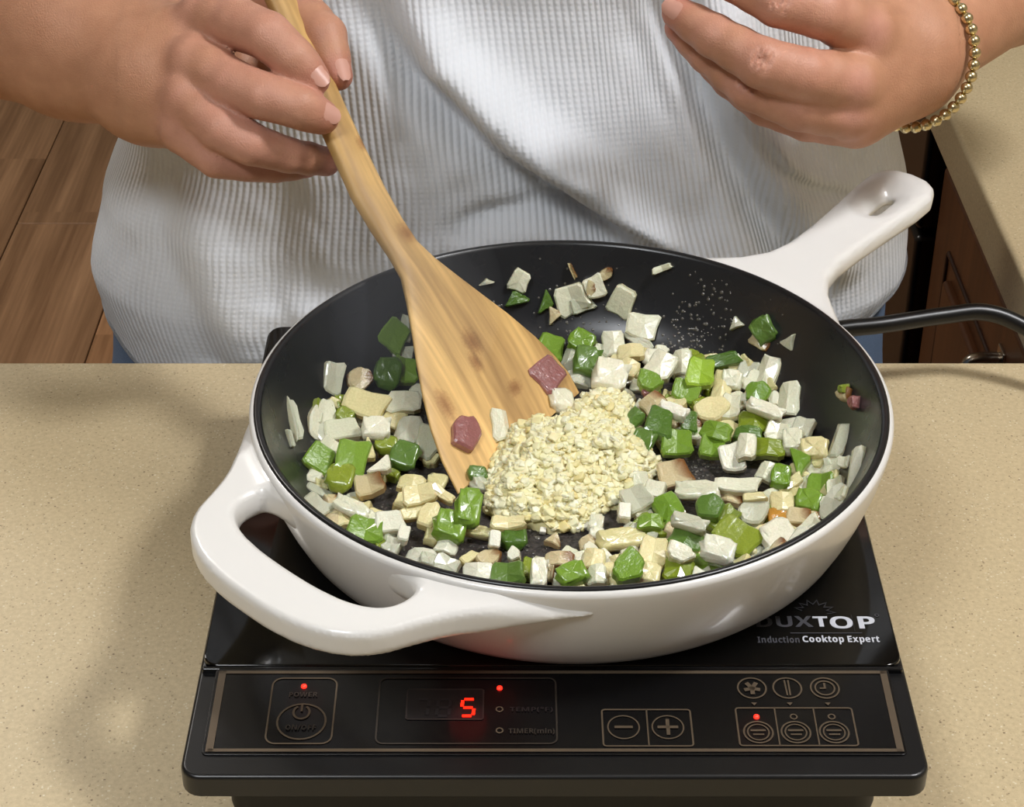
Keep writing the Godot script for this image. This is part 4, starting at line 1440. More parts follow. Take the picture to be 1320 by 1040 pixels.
var serial := 0
func piece(row: Array, group := "") -> void:
	var kind: String = row[0][0]
	var shape: String = row[0][1]
	var n: Vector3 = row[2].normalized()
	var size: Vector3 = row[3]
	var x := (V(1, 0, 0) - n * n.x).normalized()
	var y := n.cross(x)
	var bs := Basis(x, y, n) * Basis(V(0, 0, 1), -deg_to_rad(row[4]))
	serial += 1
	var pepper := kind in ["G", "D", "Y", "L"]
	var called := "pepper_piece" if pepper else ("red_onion_piece" if kind == "P" else "onion_piece")
	var base := "q" if shape == "s" else shape
	var o := put(called, piece_mesh(kind, base, serial % (5 if base == "r" or base == "q" else 3)), mats["pepper" if pepper else ("glassy" if kind == "g" else "onion")])
	o.transform = Transform3D(bs * Basis.from_scale(size), row[1])
	tag(o, row[5], "pepper" if pepper else "onion", group)

func food() -> void:
	food_materials()
	for row in diced_left(): piece(row, "diced vegetables frying in the skillet")
	for row in diced_front(): piece(row, "diced vegetables frying in the skillet")
	for row in diced_right(): piece(row, "diced vegetables frying in the skillet")
	for row in diced_back(): piece(row, "diced vegetables frying in the skillet")
	for row in on_blade(): piece(row, "vegetable pieces carried on the spatula blade")
	var where := {"left": "between larger pieces left of the blade", "right": "in the heap right of the garlic", "front": "among the onions at the front right rim", "rim": "by the front left rim"}
	for row in under_layer():
		var pepper: bool = row[0][0] in ["G", "D", "Y"]
		var r = row.duplicate()
		var key: String = row[5].substr(1)
		var look: String = {"y": "yellowed soft onion bit ", "g": "greyish glassy onion bit ", "o": "creamy white onion bit ", "b": "browned onion bit ", "Y": "olive green pepper bit "}[row[0][0]]
		r[5] = "small " + look + where[key]
		piece(r, look.replace("bit ", "bits ") + where[key])

func diced_left() -> Array:
	return [
		["gq", V(-0.1024, 0.0890, -0.2403), V(0.61, 0.46, 0.65), V(0.0101, 0.0176, 0.0048), 8, "grey translucent onion square alone on the left pan wall beside the blade"],
		["bh", V(-0.0910, 0.0825, -0.2498), V(0.48, 0.70, 0.53), V(0.0113, 0.0132, 0.0060), 20, "brownish pink onion piece between the grey square and the glossy dark pepper"],
		["Dr", V(-0.0776, 0.0825, -0.2546), V(0.21, 0.72, 0.67), V(0.0129, 0.0158, 0.0071), 10, "glossy dark green pepper lump left of the wooden blade, upper left cluster"],
		["Gq", V(-0.0696, 0.0799, -0.2595), V(0.34, 0.84, 0.43), V(0.0107, 0.0138, 0.0048), 0, "dull green pepper piece tucked against the left edge of the blade"],
		["Gq", V(-0.0758, 0.0898, -0.2762), V(0.31, 0.64, 0.70), V(0.0139, 0.0146, 0.0048), 35, "topmost green pepper piece left of the spatula neck"],
		["gq", V(-0.0702, 0.0817, -0.2738), V(0.21, 0.73, 0.64), V(0.0100, 0.0082, 0.0048), 0, "small pale onion under the topmost left pepper"],
		["gq", V(-0.0692, 0.0907, -0.2822), V(0.38, 0.51, 0.77), V(0.0062, 0.0140, 0.0048), 5, "translucent onion strip touching the spatula neck edge on the left"],
		["oh", V(-0.1070, 0.0828, -0.2153), V(0.66, 0.66, 0.36), V(0.0121, 0.0241, 0.0060), 12, "large pale six-sided onion piece at the far left of the food"],
		["gs", V(-0.1176, 0.0933, -0.1958), V(0.77, 0.63, 0.15), V(0.0043, 0.0207, 0.0040), -22, "thin onion sliver stuck upright on the left pan wall"],
		["gs", V(-0.1183, 0.0915, -0.1833), V(0.82, 0.49, 0.31), V(0.0028, 0.0080, 0.0040), -20, "tiny onion shred below the sliver on the left wall"],
		["yq", V(-0.0848, 0.0836, -0.2248), V(-0.01, 0.89, 0.45), V(0.0192, 0.0154, 0.0048), 18, "large cream onion block in the middle of the left cluster"],
		["oq", V(-0.0675, 0.0834, -0.2264), V(-0.00, 0.90, 0.43), V(0.0155, 0.0117, 0.0048), 0, "glistening white onion slab against the left edge of the blade"],
		["gq", V(-0.0948, 0.0814, -0.2287), V(0.27, 0.73, 0.63), V(0.0059, 0.0094, 0.0048), 10, "small grey onion peeking out left of the large cream block"],
		["Yr", V(-0.0955, 0.0817, -0.2176), V(0.14, 0.86, 0.49), V(0.0088, 0.0078, 0.0065), 30, "small yellow-green pepper chip below the large cream block"],
		["oq", V(-0.0964, 0.0793, -0.2081), V(0.04, 0.93, 0.36), V(0.0168, 0.0111, 0.0048), -12, "bright white onion strip above the two left green peppers"],
		["or", V(-0.0797, 0.0850, -0.2023), V(0.04, 0.97, 0.23), V(0.0130, 0.0126, 0.0069), 0, "round bright onion lump in the centre of the left cluster"],
		["yq", V(-0.0726, 0.0777, -0.2203), V(0.01, 0.86, 0.50), V(0.0111, 0.0107, 0.0048), 30, "soft yellow onion behind the round bright lump"],
		["gq", V(-0.0651, 0.0779, -0.2102), V(-0.09, 0.95, 0.29), V(0.0117, 0.0151, 0.0048), 10, "glassy onion piece beside the blade at mid left"],
		["oq", V(-0.1012, 0.0802, -0.1914), V(0.27, 0.77, 0.57), V(0.0100, 0.0100, 0.0048), 30, "white onion corner above the leftmost green pepper"],
		["Gq", V(-0.1052, 0.0801, -0.1835), V(0.38, 0.84, 0.38), V(0.0135, 0.0137, 0.0048), 25, "leftmost green pepper square in the pan"],
		["Gq", V(-0.0885, 0.0833, -0.1808), V(0.14, 0.94, 0.33), V(0.0135, 0.0218, 0.0048), 5, "tall bright green pepper square, front of the left cluster"],
		["yt", V(-0.0828, 0.0831, -0.1873), V(0.03, 0.94, 0.33), V(0.0071, 0.0141, 0.0045), 0, "yellow onion flake leaning on the tall bright green pepper"],
		["Yr", V(-0.0753, 0.0795, -0.1963), V(0.05, 0.89, 0.46), V(0.0108, 0.0085, 0.0065), 0, "olive pepper chip above the dark pepper near the blade"],
		["Dr", V(-0.0659, 0.0793, -0.1884), V(-0.01, 0.90, 0.44), V(0.0129, 0.0141, 0.0071), 20, "dark green pepper piece at the blade left, above the bare pan"],
		["gh", V(-0.0559, 0.0784, -0.1992), V(0.03, 0.85, 0.52), V(0.0137, 0.0182, 0.0060), 10, "large glassy onion half hidden by the left edge of the blade"],
		["ot", V(-0.0754, 0.0832, -0.1748), V(-0.11, 0.94, 0.33), V(0.0113, 0.0106, 0.0045), 10, "white onion wedge right of the tall bright green pepper"],
		["oq", V(-0.1055, 0.0753, -0.1756), V(0.62, 0.77, 0.13), V(0.0099, 0.0126, 0.0048), 15, "white onion chip under the leftmost green pepper"],
		["Yr", V(-0.0945, 0.0802, -0.1698), V(0.03, 0.96, 0.29), V(0.0127, 0.0143, 0.0070), 10, "yellow-green pepper dotted brown at the front left"],
		["bq", V(-0.0810, 0.0779, -0.1665), V(-0.09, 0.96, 0.28), V(0.0119, 0.0117, 0.0048), -15, "toasted onion with burnt brown top at the left of bare pan"],
		["gs", V(-0.1035, 0.0747, -0.1644), V(0.46, 0.88, 0.16), V(0.0147, 0.0051, 0.0040), 10, "thin flat onion strip close to the left rim"],
		["gq", V(-0.1035, 0.0772, -0.1499), V(0.50, 0.86, 0.06), V(0.0117, 0.0156, 0.0048), 25, "grey onion quarter at the left front rim above helper handle"],
		["or", V(-0.0880, 0.0774, -0.1500), V(0.00, 0.90, 0.43), V(0.0180, 0.0082, 0.0065), 30, "oval white onion slice at the front left"],
		["bq", V(-0.0947, 0.0728, -0.1488), V(0.25, 0.96, 0.13), V(0.0090, 0.0168, 0.0048), 15, "tan browned onion beside the left front rim"],
		["Gq", V(-0.0808, 0.0761, -0.1342), V(0.08, 0.94, 0.33), V(0.0143, 0.0130, 0.0048), 8, "green pepper square at the front left rim above helper handle hole"],
		["wq", V(-0.0704, 0.0777, -0.1382), V(0.05, 0.91, 0.42), V(0.0130, 0.0101, 0.0048), -8, "chalk white onion square right of the front left pepper"],
		["wc", V(-0.0638, 0.0783, -0.1290), V(0.21, 0.95, 0.23), V(0.0051, 0.0083, 0.0051), 8, "small white cube beside the chalk white onion square"],
		["gq", V(-0.0714, 0.0723, -0.1341), V(0.22, 0.96, 0.15), V(0.0082, 0.0181, 0.0048), -10, "grey onion slab leaning behind the small white cube at the rim"],
		["yq", V(-0.0615, 0.0779, -0.1677), V(0.12, 0.93, 0.35), V(0.0119, 0.0076, 0.0048), 5, "cream onion slice, top of the stack on the bare pan"],
		["yq", V(-0.0578, 0.0832, -0.1515), V(-0.04, 0.89, 0.44), V(0.0131, 0.0094, 0.0048), -12, "cream onion block in the centre of the stack on bare pan"],
		["yc", V(-0.0658, 0.0729, -0.1590), V(0.15, 0.93, 0.33), V(0.0077, 0.0085, 0.0077), 20, "small cream onion cube at the left of the stack on bare pan"],
		["yq", V(-0.0595, 0.0778, -0.1467), V(0.23, 0.86, 0.46), V(0.0124, 0.0070, 0.0048), -25, "cream onion slice at the foot of the stack on bare pan"],
		["yh", V(-0.0532, 0.0784, -0.1435), V(-0.01, 0.94, 0.34), V(0.0117, 0.0131, 0.0060), 20, "shredded yellow onion at the bottom of the stack on bare pan"],
		["yr", V(-0.0509, 0.0738, -0.1746), V(0.01, 0.98, 0.21), V(0.0092, 0.0091, 0.0065), 20, "cream onion curl right of the stack near the blade corner"],
		["ys", V(-0.0479, 0.0773, -0.1601), V(0.02, 0.92, 0.40), V(0.0119, 0.0048, 0.0040), 38, "thin cream onion stick slanting toward the blade corner"],
		["Gr", V(-0.0433, 0.0793, -0.1345), V(0.10, 0.90, 0.42), V(0.0143, 0.0147, 0.0078), 20, "bright green pepper lump just below the blade corner"],
		["yr", V(-0.0513, 0.0737, -0.1350), V(0.11, 0.96, 0.26), V(0.0068, 0.0098, 0.0065), 15, "small cream onion lump left of the pepper below the blade"],
		["wq", V(-0.0450, 0.0723, -0.1275), V(0.09, 0.91, 0.40), V(0.0095, 0.0066, 0.0048), 20, "white diamond onion chip lying flat on the bare pan"],
		["gq", V(-0.0558, 0.0723, -0.1197), V(-0.02, 0.97, 0.23), V(0.0128, 0.0095, 0.0048), 12, "pale onion slab at the front rim, left of the slanted one"],
		["gq", V(-0.0446, 0.0723, -0.1149), V(-0.09, 0.92, 0.37), V(0.0107, 0.0078, 0.0048), 28, "slanted pale onion slab at the front rim"],
	]

func diced_front() -> Array:
	return [
		["Gr", V(-0.0356, 0.0849, -0.1406), V(0.18, 0.91, 0.38), V(0.0109, 0.0198, 0.0065), 10, "tall green pepper piece touching the left corner of the blade"],
		["yr", V(-0.0312, 0.0740, -0.1370), V(0.01, 0.84, 0.54), V(0.0130, 0.0055, 0.0065), 10, "flat tan onion slice below the blade's tall pepper"],
		["wc", V(-0.0242, 0.0784, -0.1255), V(0.12, 0.83, 0.54), V(0.0051, 0.0083, 0.0051), 5, "white upright onion cube left of the two-tone pepper"],
		["Dr", V(-0.0162, 0.0738, -0.1327), V(0.00, 0.96, 0.28), V(0.0122, 0.0104, 0.0065), -5, "two-tone pepper slice with dark green edge below the garlic"],
		["yq", V(-0.0182, 0.0777, -0.1376), V(-0.04, 0.96, 0.28), V(0.0136, 0.0068, 0.0048), 0, "pale cream flesh lying over the two-tone pepper slice"],
		["ys", V(-0.0350, 0.0717, -0.1205), V(0.10, 0.98, 0.15), V(0.0088, 0.0046, 0.0040), -45, "thin beige onion stick leaning above the spotted onion"],
		["bh", V(-0.0266, 0.0729, -0.1195), V(0.02, 0.98, 0.21), V(0.0101, 0.0087, 0.0060), 0, "beige onion ring segment behind the spotted onion"],
		["wq", V(-0.0307, 0.0776, -0.1034), V(-0.13, 0.91, 0.39), V(0.0132, 0.0091, 0.0048), 3, "off-white onion block with brown spot on the front rim"],
		["wh", V(-0.0158, 0.0784, -0.1147), V(-0.08, 0.89, 0.46), V(0.0067, 0.0066, 0.0060), 30, "knobbly white onion crumb above the front green peppers"],
		["Dq", V(-0.0181, 0.0777, -0.1017), V(-0.24, 0.90, 0.36), V(0.0132, 0.0109, 0.0048), 0, "flat green pepper square at the front rim, left of the upright onion"],
		["Yq", V(-0.0095, 0.0722, -0.1118), V(0.08, 0.97, 0.24), V(0.0067, 0.0110, 0.0048), 10, "light green pepper edge beside the flat front square"],
		["or", V(-0.0050, 0.0794, -0.1016), V(-0.01, 0.88, 0.48), V(0.0072, 0.0142, 0.0065), 5, "upright onion slice between two front peppers"],
		["br", V(-0.0002, 0.0738, -0.1087), V(-0.07, 0.82, 0.57), V(0.0040, 0.0092, 0.0065), 10, "browned side chip right of the upright onion slice"],
		["bq", V(0.0041, 0.0776, -0.1124), V(-0.11, 0.90, 0.41), V(0.0126, 0.0068, 0.0048), 5, "toasted beige onion above the folded front pepper"],
		["bt", V(0.0019, 0.0721, -0.1333), V(0.04, 0.96, 0.28), V(0.0082, 0.0068, 0.0045), 30, "pinkish brown crumb of onion on bare pan below the garlic"],
		["Gr", V(0.0088, 0.0792, -0.1009), V(-0.10, 0.92, 0.39), V(0.0125, 0.0107, 0.0065), -18, "folded green pepper strip at the front rim, left of the gem-like one"],
		["gq", V(0.0102, 0.0723, -0.1006), V(0.22, 0.97, 0.10), V(0.0105, 0.0058, 0.0048), -12, "grey onion sliver on the rim under the folded pepper"],
		["yq", V(0.0187, 0.0776, -0.1124), V(-0.11, 0.95, 0.30), V(0.0093, 0.0105, 0.0048), 10, "cream onion left of the gem-like green pepper"],
		["oq", V(0.0197, 0.0777, -0.1017), V(-0.24, 0.89, 0.39), V(0.0079, 0.0091, 0.0048), 0, "glistening onion under the cream one left of the gem-like pepper"],
		["yq", V(0.0219, 0.0721, -0.1034), V(0.14, 0.92, 0.37), V(0.0132, 0.0054, 0.0048), 6, "yellow onion slab on the rim below the gem-like pepper"],
		["Gh", V(0.0322, 0.0838, -0.0998), V(0.05, 0.92, 0.40), V(0.0144, 0.0165, 0.0060), 40, "gem-like bright green pepper with droplets at the front centre"],
		["yr", V(0.0311, 0.0738, -0.1321), V(0.16, 0.94, 0.30), V(0.0211, 0.0105, 0.0065), -12, "long soft yellow onion above the gem-like pepper"],
		["or", V(0.0206, 0.0738, -0.1428), V(0.02, 0.97, 0.23), V(0.0069, 0.0094, 0.0065), 15, "white onion nub between garlic and the long soft yellow onion"],
		["bq", V(0.0175, 0.0721, -0.1316), V(-0.03, 0.95, 0.30), V(0.0088, 0.0058, 0.0048), -20, "golden onion bit left of the long soft yellow onion"],
		["yq", V(0.0443, 0.0777, -0.1167), V(-0.04, 0.95, 0.30), V(0.0107, 0.0147, 0.0048), 10, "pale yellow onion slab right of the gem-like pepper"],
		["yr", V(0.0413, 0.0792, -0.1009), V(0.08, 0.94, 0.33), V(0.0098, 0.0112, 0.0065), 15, "yellow onion lump at the rim right of the gem-like pepper"],
		["oh", V(0.0545, 0.0838, -0.1093), V(0.09, 0.87, 0.49), V(0.0139, 0.0091, 0.0060), 15, "bright cream six-sided onion right of the yellow slab"],
		["Yq", V(0.0548, 0.0778, -0.1053), V(0.06, 0.93, 0.37), V(0.0125, 0.0116, 0.0048), 10, "yellow-green pepper below the bright cream six-sided onion"],
		["wt", V(0.0621, 0.0777, -0.1017), V(0.06, 0.95, 0.29), V(0.0099, 0.0073, 0.0045), -20, "white onion triangle on the front rim"],
		["Gq", V(0.0678, 0.0723, -0.1149), V(-0.08, 0.93, 0.36), V(0.0114, 0.0093, 0.0048), 5, "green pepper behind the white triangle on the front rim"],
		["wr", V(0.0714, 0.0849, -0.1106), V(-0.01, 0.94, 0.34), V(0.0145, 0.0119, 0.0066), 22, "brightest smooth white onion beside the long pepper strip"],
		["Yq", V(0.0831, 0.0778, -0.1275), V(-0.06, 0.93, 0.37), V(0.0189, 0.0180, 0.0048), 38, "largest yellow-green pepper strip near the front right rim"],
		["Dq", V(0.0597, 0.0778, -0.1263), V(-0.02, 0.89, 0.46), V(0.0142, 0.0097, 0.0048), 25, "dark green pepper under the grey translucent slice"],
		["or", V(0.0989, 0.0793, -0.1255), V(-0.09, 0.95, 0.30), V(0.0148, 0.0179, 0.0081), -20, "big cream onion lump against the front right rim"],
		["gq", V(0.0847, 0.0722, -0.1226), V(-0.17, 0.96, 0.20), V(0.0135, 0.0088, 0.0048), -22, "pale onion sliver on the rim under the largest pepper strip"],
		["Gq", V(0.0028, 0.0733, -0.2911), V(-0.08, 0.86, 0.50), V(0.0142, 0.0134, 0.0048), 20, "green pepper right of the blade edge, above the pink square"],
		["Dr", V(0.0209, 0.0793, -0.2705), V(0.13, 0.90, 0.43), V(0.0131, 0.0168, 0.0072), 10, "glossy green pepper lower half above the garlic"],
		["gq", V(0.0128, 0.0723, -0.2808), V(-0.30, 0.84, 0.45), V(0.0086, 0.0158, 0.0048), 20, "pale onion strip between blade edge and glossy pepper"],
		["gq", V(0.0162, 0.0723, -0.2635), V(0.19, 0.95, 0.26), V(0.0139, 0.0085, 0.0048), 10, "grey onion strip by the right corner of the blade"],
	]

func diced_right() -> Array:
	return [
		["Yq", V(0.0772, 0.0777, -0.1400), V(0.01, 0.96, 0.28), V(0.0089, 0.0146, 0.0048), 40, "narrow upper end of the largest pepper strip"],
		["Dh", V(0.0698, 0.0840, -0.1424), V(-0.11, 0.92, 0.38), V(0.0150, 0.0119, 0.0060), 8, "dark blue-green pepper cap above the long pepper strip"],
		["gr", V(0.0606, 0.0849, -0.1292), V(-0.16, 0.87, 0.47), V(0.0162, 0.0071, 0.0065), 22, "grey translucent onion slice lying across green peppers"],
		["Gq", V(0.0533, 0.0777, -0.1502), V(-0.08, 0.92, 0.38), V(0.0117, 0.0137, 0.0048), -25, "green pepper behind the grey translucent slice"],
		["Gq", V(0.0446, 0.0777, -0.1388), V(0.05, 0.91, 0.41), V(0.0109, 0.0071, 0.0048), 0, "shiny light green pepper tile right of the garlic foot"],
		["Gr", V(0.0548, 0.0739, -0.1405), V(-0.07, 0.94, 0.33), V(0.0075, 0.0094, 0.0065), 10, "small green pepper between shiny tile and grey slice"],
		["bq", V(0.0574, 0.0776, -0.1747), V(-0.07, 0.88, 0.47), V(0.0149, 0.0126, 0.0048), -12, "dusty beige onion square right of the garlic heap"],
		["oc", V(0.0481, 0.0785, -0.1615), V(-0.13, 0.81, 0.57), V(0.0091, 0.0081, 0.0091), 15, "white onion cube below the dusty beige square"],
		["gq", V(0.0516, 0.0721, -0.1855), V(-0.02, 0.99, 0.11), V(0.0072, 0.0086, 0.0048), -20, "grey onion chip between garlic and the dusty beige square"],
		["wc", V(0.0330, 0.0784, -0.1453), V(0.13, 0.92, 0.36), V(0.0058, 0.0083, 0.0058), 3, "white onion cube standing below the garlic heap"],
		["gq", V(0.0390, 0.0777, -0.1556), V(-0.07, 0.92, 0.38), V(0.0118, 0.0122, 0.0048), -25, "flat pale onion tile at the right foot of the garlic"],
		["oq", V(0.0419, 0.0779, -0.1701), V(-0.06, 0.83, 0.55), V(0.0077, 0.0075, 0.0048), 0, "pale onion chip on the right side of the garlic heap"],
		["oq", V(0.0866, 0.0779, -0.1665), V(-0.06, 0.91, 0.41), V(0.0189, 0.0081, 0.0048), 3, "long pale onion bar above the spotted grey onion"],
		["or", V(0.0664, 0.0794, -0.1603), V(-0.26, 0.90, 0.34), V(0.0209, 0.0096, 0.0065), 12, "long cream onion slice above the dark pepper cap"],
		["bq", V(0.0820, 0.0723, -0.1658), V(-0.07, 0.98, 0.16), V(0.0120, 0.0099, 0.0048), 15, "tan onion between cream slice and spotted grey onion"],
		["gh", V(0.0905, 0.0784, -0.1471), V(0.02, 0.94, 0.34), V(0.0124, 0.0142, 0.0060), 5, "spotted grey onion lump with charred lower edge"],
		["ys", V(0.0909, 0.0830, -0.1501), V(-0.14, 0.88, 0.45), V(0.0103, 0.0038, 0.0040), -3, "thin cream strip on top of the spotted grey onion"],
		["wq", V(0.0861, 0.0778, -0.1898), V(-0.13, 0.82, 0.56), V(0.0108, 0.0153, 0.0048), -12, "brightest upright onion block in the right cluster"],
		["oq", V(0.0918, 0.0831, -0.1897), V(-0.15, 0.92, 0.36), V(0.0086, 0.0137, 0.0048), 8, "glassy onion leaning on the brightest upright block"],
		["oq", V(0.0998, 0.0776, -0.1771), V(-0.14, 0.87, 0.46), V(0.0078, 0.0095, 0.0048), 25, "small white onion below the olive pepper strip at right"],
		["Gq", V(0.0603, 0.0778, -0.2000), V(0.05, 0.87, 0.49), V(0.0130, 0.0130, 0.0048), 3, "light green pepper square right of the garlic"],
		["Dq", V(0.0522, 0.0834, -0.2079), V(0.18, 0.93, 0.31), V(0.0124, 0.0161, 0.0048), 15, "dark green pepper square above the light green one"],
		["Dr", V(0.0442, 0.0792, -0.1979), V(-0.16, 0.90, 0.41), V(0.0108, 0.0161, 0.0065), 25, "green pepper curl touching the right side of the garlic"],
		["Dq", V(0.0415, 0.0777, -0.2209), V(-0.11, 0.85, 0.52), V(0.0081, 0.0106, 0.0048), 40, "blue-green pepper sliver at the garlic's upper right"],
		["Gq", V(0.0790, 0.0832, -0.2023), V(-0.30, 0.75, 0.59), V(0.0137, 0.0085, 0.0048), 20, "green pepper strip with dark edge in the upper right cluster"],
		["Gq", V(0.0767, 0.0777, -0.1969), V(0.05, 0.90, 0.43), V(0.0108, 0.0110, 0.0048), 10, "green pepper under the strip with dark edge"],
		["Dq", V(0.0674, 0.0778, -0.2168), V(0.12, 0.91, 0.40), V(0.0074, 0.0116, 0.0048), 10, "small dark green pepper between two onions right of the garlic"],
		["wr", V(0.0597, 0.0850, -0.2167), V(-0.17, 0.92, 0.35), V(0.0147, 0.0068, 0.0065), 30, "curved white onion arc above the dark green square"],
		["bq", V(0.0512, 0.0833, -0.2258), V(-0.12, 0.89, 0.44), V(0.0118, 0.0103, 0.0048), -40, "pinkish tan onion leaning beside the curved white arc"],
		["gt", V(0.0438, 0.0776, -0.2298), V(-0.06, 0.96, 0.27), V(0.0067, 0.0117, 0.0045), 20, "pale onion wedge at the garlic's upper right edge"],
		["Pr", V(0.0489, 0.0795, -0.2412), V(-0.04, 0.93, 0.36), V(0.0053, 0.0053, 0.0065), -20, "small red onion skin scrap in the right cluster"],
		["Yq", V(0.0610, 0.0723, -0.2425), V(0.10, 0.92, 0.38), V(0.0083, 0.0065, 0.0048), 15, "small olive pepper chip behind the curved white arc"],
		["Gh", V(0.0496, 0.0839, -0.2441), V(0.04, 0.89, 0.46), V(0.0143, 0.0113, 0.0060), 12, "green pepper leaf-shaped piece left of the brightest yellow-green one"],
		["oq", V(0.0567, 0.0832, -0.2592), V(-0.09, 0.89, 0.45), V(0.0130, 0.0159, 0.0048), 30, "clear-centred onion square behind the leaf-shaped pepper"],
		["oq", V(0.0684, 0.0783, -0.2698), V(-0.24, 0.79, 0.57), V(0.0093, 0.0134, 0.0048), 0, "pale onion slab left of the brightest yellow-green pepper"],
		["Lq", V(0.0755, 0.0832, -0.2521), V(-0.06, 0.93, 0.37), V(0.0121, 0.0159, 0.0048), 10, "brightest yellow-green pepper block, upper right cluster"],
		["Dq", V(0.0879, 0.0814, -0.2664), V(-0.33, 0.72, 0.61), V(0.0177, 0.0070, 0.0048), -8, "flat dark green pepper strip at the top of right cluster"],
		["Gq", V(0.0696, 0.0776, -0.2454), V(-0.05, 0.88, 0.47), V(0.0128, 0.0138, 0.0048), 15, "green pepper under the brightest yellow-green block"],
		["yq", V(0.0861, 0.0778, -0.2479), V(-0.04, 0.92, 0.38), V(0.0091, 0.0194, 0.0048), 10, "golden onion strip right of the brightest yellow-green block"],
		["yh", V(0.0795, 0.0784, -0.2292), V(-0.11, 0.92, 0.38), V(0.0149, 0.0143, 0.0060), 15, "soft golden onion in the heart of the right cluster"],
		["oq", V(0.0885, 0.0779, -0.2300), V(-0.09, 0.97, 0.22), V(0.0082, 0.0144, 0.0048), 10, "pale onion beside the soft golden one"],
		["or", V(0.0908, 0.0802, -0.2513), V(-0.10, 0.82, 0.56), V(0.0099, 0.0109, 0.0065), 15, "glistening round onion right of the golden strip"],
		["gq", V(0.1004, 0.0796, -0.2592), V(-0.34, 0.72, 0.60), V(0.0092, 0.0131, 0.0048), 20, "dim grey onion next to the diamond on the right wall"],
		["oq", V(0.1090, 0.0834, -0.2540), V(-0.60, 0.65, 0.47), V(0.0114, 0.0157, 0.0048), 25, "clear onion diamond on the right pan wall"],
		["oq", V(0.1171, 0.0802, -0.2339), V(-0.46, 0.72, 0.52), V(0.0104, 0.0168, 0.0048), 8, "shiny onion block with highlight, below the diamond on right wall"],
		["wc", V(0.1159, 0.0824, -0.2408), V(-0.49, 0.67, 0.56), V(0.0015, 0.0017, 0.0015), 0, "speck of onion above the shiny block on the right wall"],
		["Gh", V(0.1023, 0.0801, -0.2416), V(-0.29, 0.73, 0.62), V(0.0150, 0.0103, 0.0060), 15, "green pepper left of the shiny onion block"],
		["or", V(0.1035, 0.0847, -0.2183), V(-0.13, 0.89, 0.45), V(0.0183, 0.0072, 0.0065), 28, "slender cream onion petal below the shiny block"],
		["Yq", V(0.0983, 0.0778, -0.2168), V(0.01, 0.95, 0.30), V(0.0140, 0.0123, 0.0048), 5, "yellow-green pepper below the slender cream petal"],
		["Dq", V(0.0948, 0.0778, -0.2077), V(-0.02, 0.95, 0.30), V(0.0124, 0.0074, 0.0048), 8, "dark green pepper edge under the petal"],
		["oq", V(0.1087, 0.0781, -0.2086), V(-0.16, 0.86, 0.48), V(0.0102, 0.0090, 0.0048), 15, "small shiny onion right of the olive strip"],
		["or", V(0.1143, 0.0801, -0.1991), V(-0.25, 0.91, 0.33), V(0.0094, 0.0134, 0.0065), 10, "round white onion at the top of the right bank"],
		["gq", V(0.1211, 0.0816, -0.2079), V(-0.44, 0.77, 0.46), V(0.0087, 0.0109, 0.0048), 25, "grey onion chip at the upper tip of the right bank"],
		["Yq", V(0.1026, 0.0777, -0.1957), V(-0.01, 0.93, 0.36), V(0.0159, 0.0105, 0.0048), 5, "olive pepper strip with tan end in the right cluster"],
		["Gt", V(0.1150, 0.0795, -0.1837), V(-0.18, 0.88, 0.45), V(0.0128, 0.0137, 0.0045), -40, "pointed green pepper wedge in the right bank"],
		["Gr", V(0.1054, 0.0794, -0.1717), V(0.02, 0.93, 0.36), V(0.0092, 0.0122, 0.0065), 15, "small green pepper under the pointed wedge"],
		["yr", V(0.1229, 0.0828, -0.1889), V(-0.36, 0.80, 0.49), V(0.0129, 0.0113, 0.0065), 10, "pale golden onion on the right bank"],
		["or", V(0.1256, 0.0768, -0.1838), V(-0.48, 0.71, 0.51), V(0.0157, 0.0129, 0.0071), 10, "big soft cream onion on the right bank behind green squares"],
		["gq", V(0.1340, 0.0872, -0.1876), V(-0.66, 0.73, 0.15), V(0.0085, 0.0188, 0.0048), 28, "pale onion rectangle leaning on the right wall"],
		["gq", V(0.1359, 0.0945, -0.1553), V(-0.86, 0.48, 0.16), V(0.0082, 0.0199, 0.0048), 25, "grey onion slab against the right rim"],
		["Gq", V(0.1239, 0.0767, -0.1663), V(-0.53, 0.78, 0.32), V(0.0119, 0.0132, 0.0048), 8, "rounded green pepper square on the right bank"],
		["Gr", V(0.1164, 0.0777, -0.1550), V(-0.30, 0.87, 0.39), V(0.0118, 0.0114, 0.0065), 25, "green pepper in front of the rounded square on right bank"],
		["ys", V(0.1105, 0.0761, -0.1713), V(-0.01, 0.87, 0.49), V(0.0120, 0.0055, 0.0040), -35, "frayed cream onion strip on the right bank"],
		["yq", V(0.1042, 0.0774, -0.1542), V(-0.03, 0.87, 0.49), V(0.0104, 0.0100, 0.0048), 0, "pale yellow onion left of the green peppers on right bank"],
		["gq", V(0.1273, 0.0836, -0.1457), V(-0.66, 0.74, 0.14), V(0.0185, 0.0127, 0.0048), -42, "long grey onion strip along the right rim"],
		["ar", V(0.1019, 0.0737, -0.1476), V(-0.04, 0.96, 0.28), V(0.0097, 0.0098, 0.0065), 0, "amber browned onion bit in the front right bank"],
		["bq", V(0.1110, 0.0749, -0.1460), V(-0.13, 0.94, 0.33), V(0.0117, 0.0083, 0.0048), 10, "golden toasted onion in the front right bank"],
		["oq", V(0.1138, 0.0755, -0.1361), V(-0.38, 0.86, 0.33), V(0.0150, 0.0106, 0.0048), -35, "glistening cream onion along the front right rim"],
		["yq", V(0.0434, 0.0780, -0.2798), V(-0.07, 0.97, 0.22), V(0.0132, 0.0100, 0.0048), -5, "cream onion slab below the dim curved strip"],
		["br", V(0.1381, 0.1007, -0.2073), V(-0.81, 0.48, 0.33), V(0.0079, 0.0071, 0.0065), 20, "beige crumb in the stuck cluster on the right wall"],
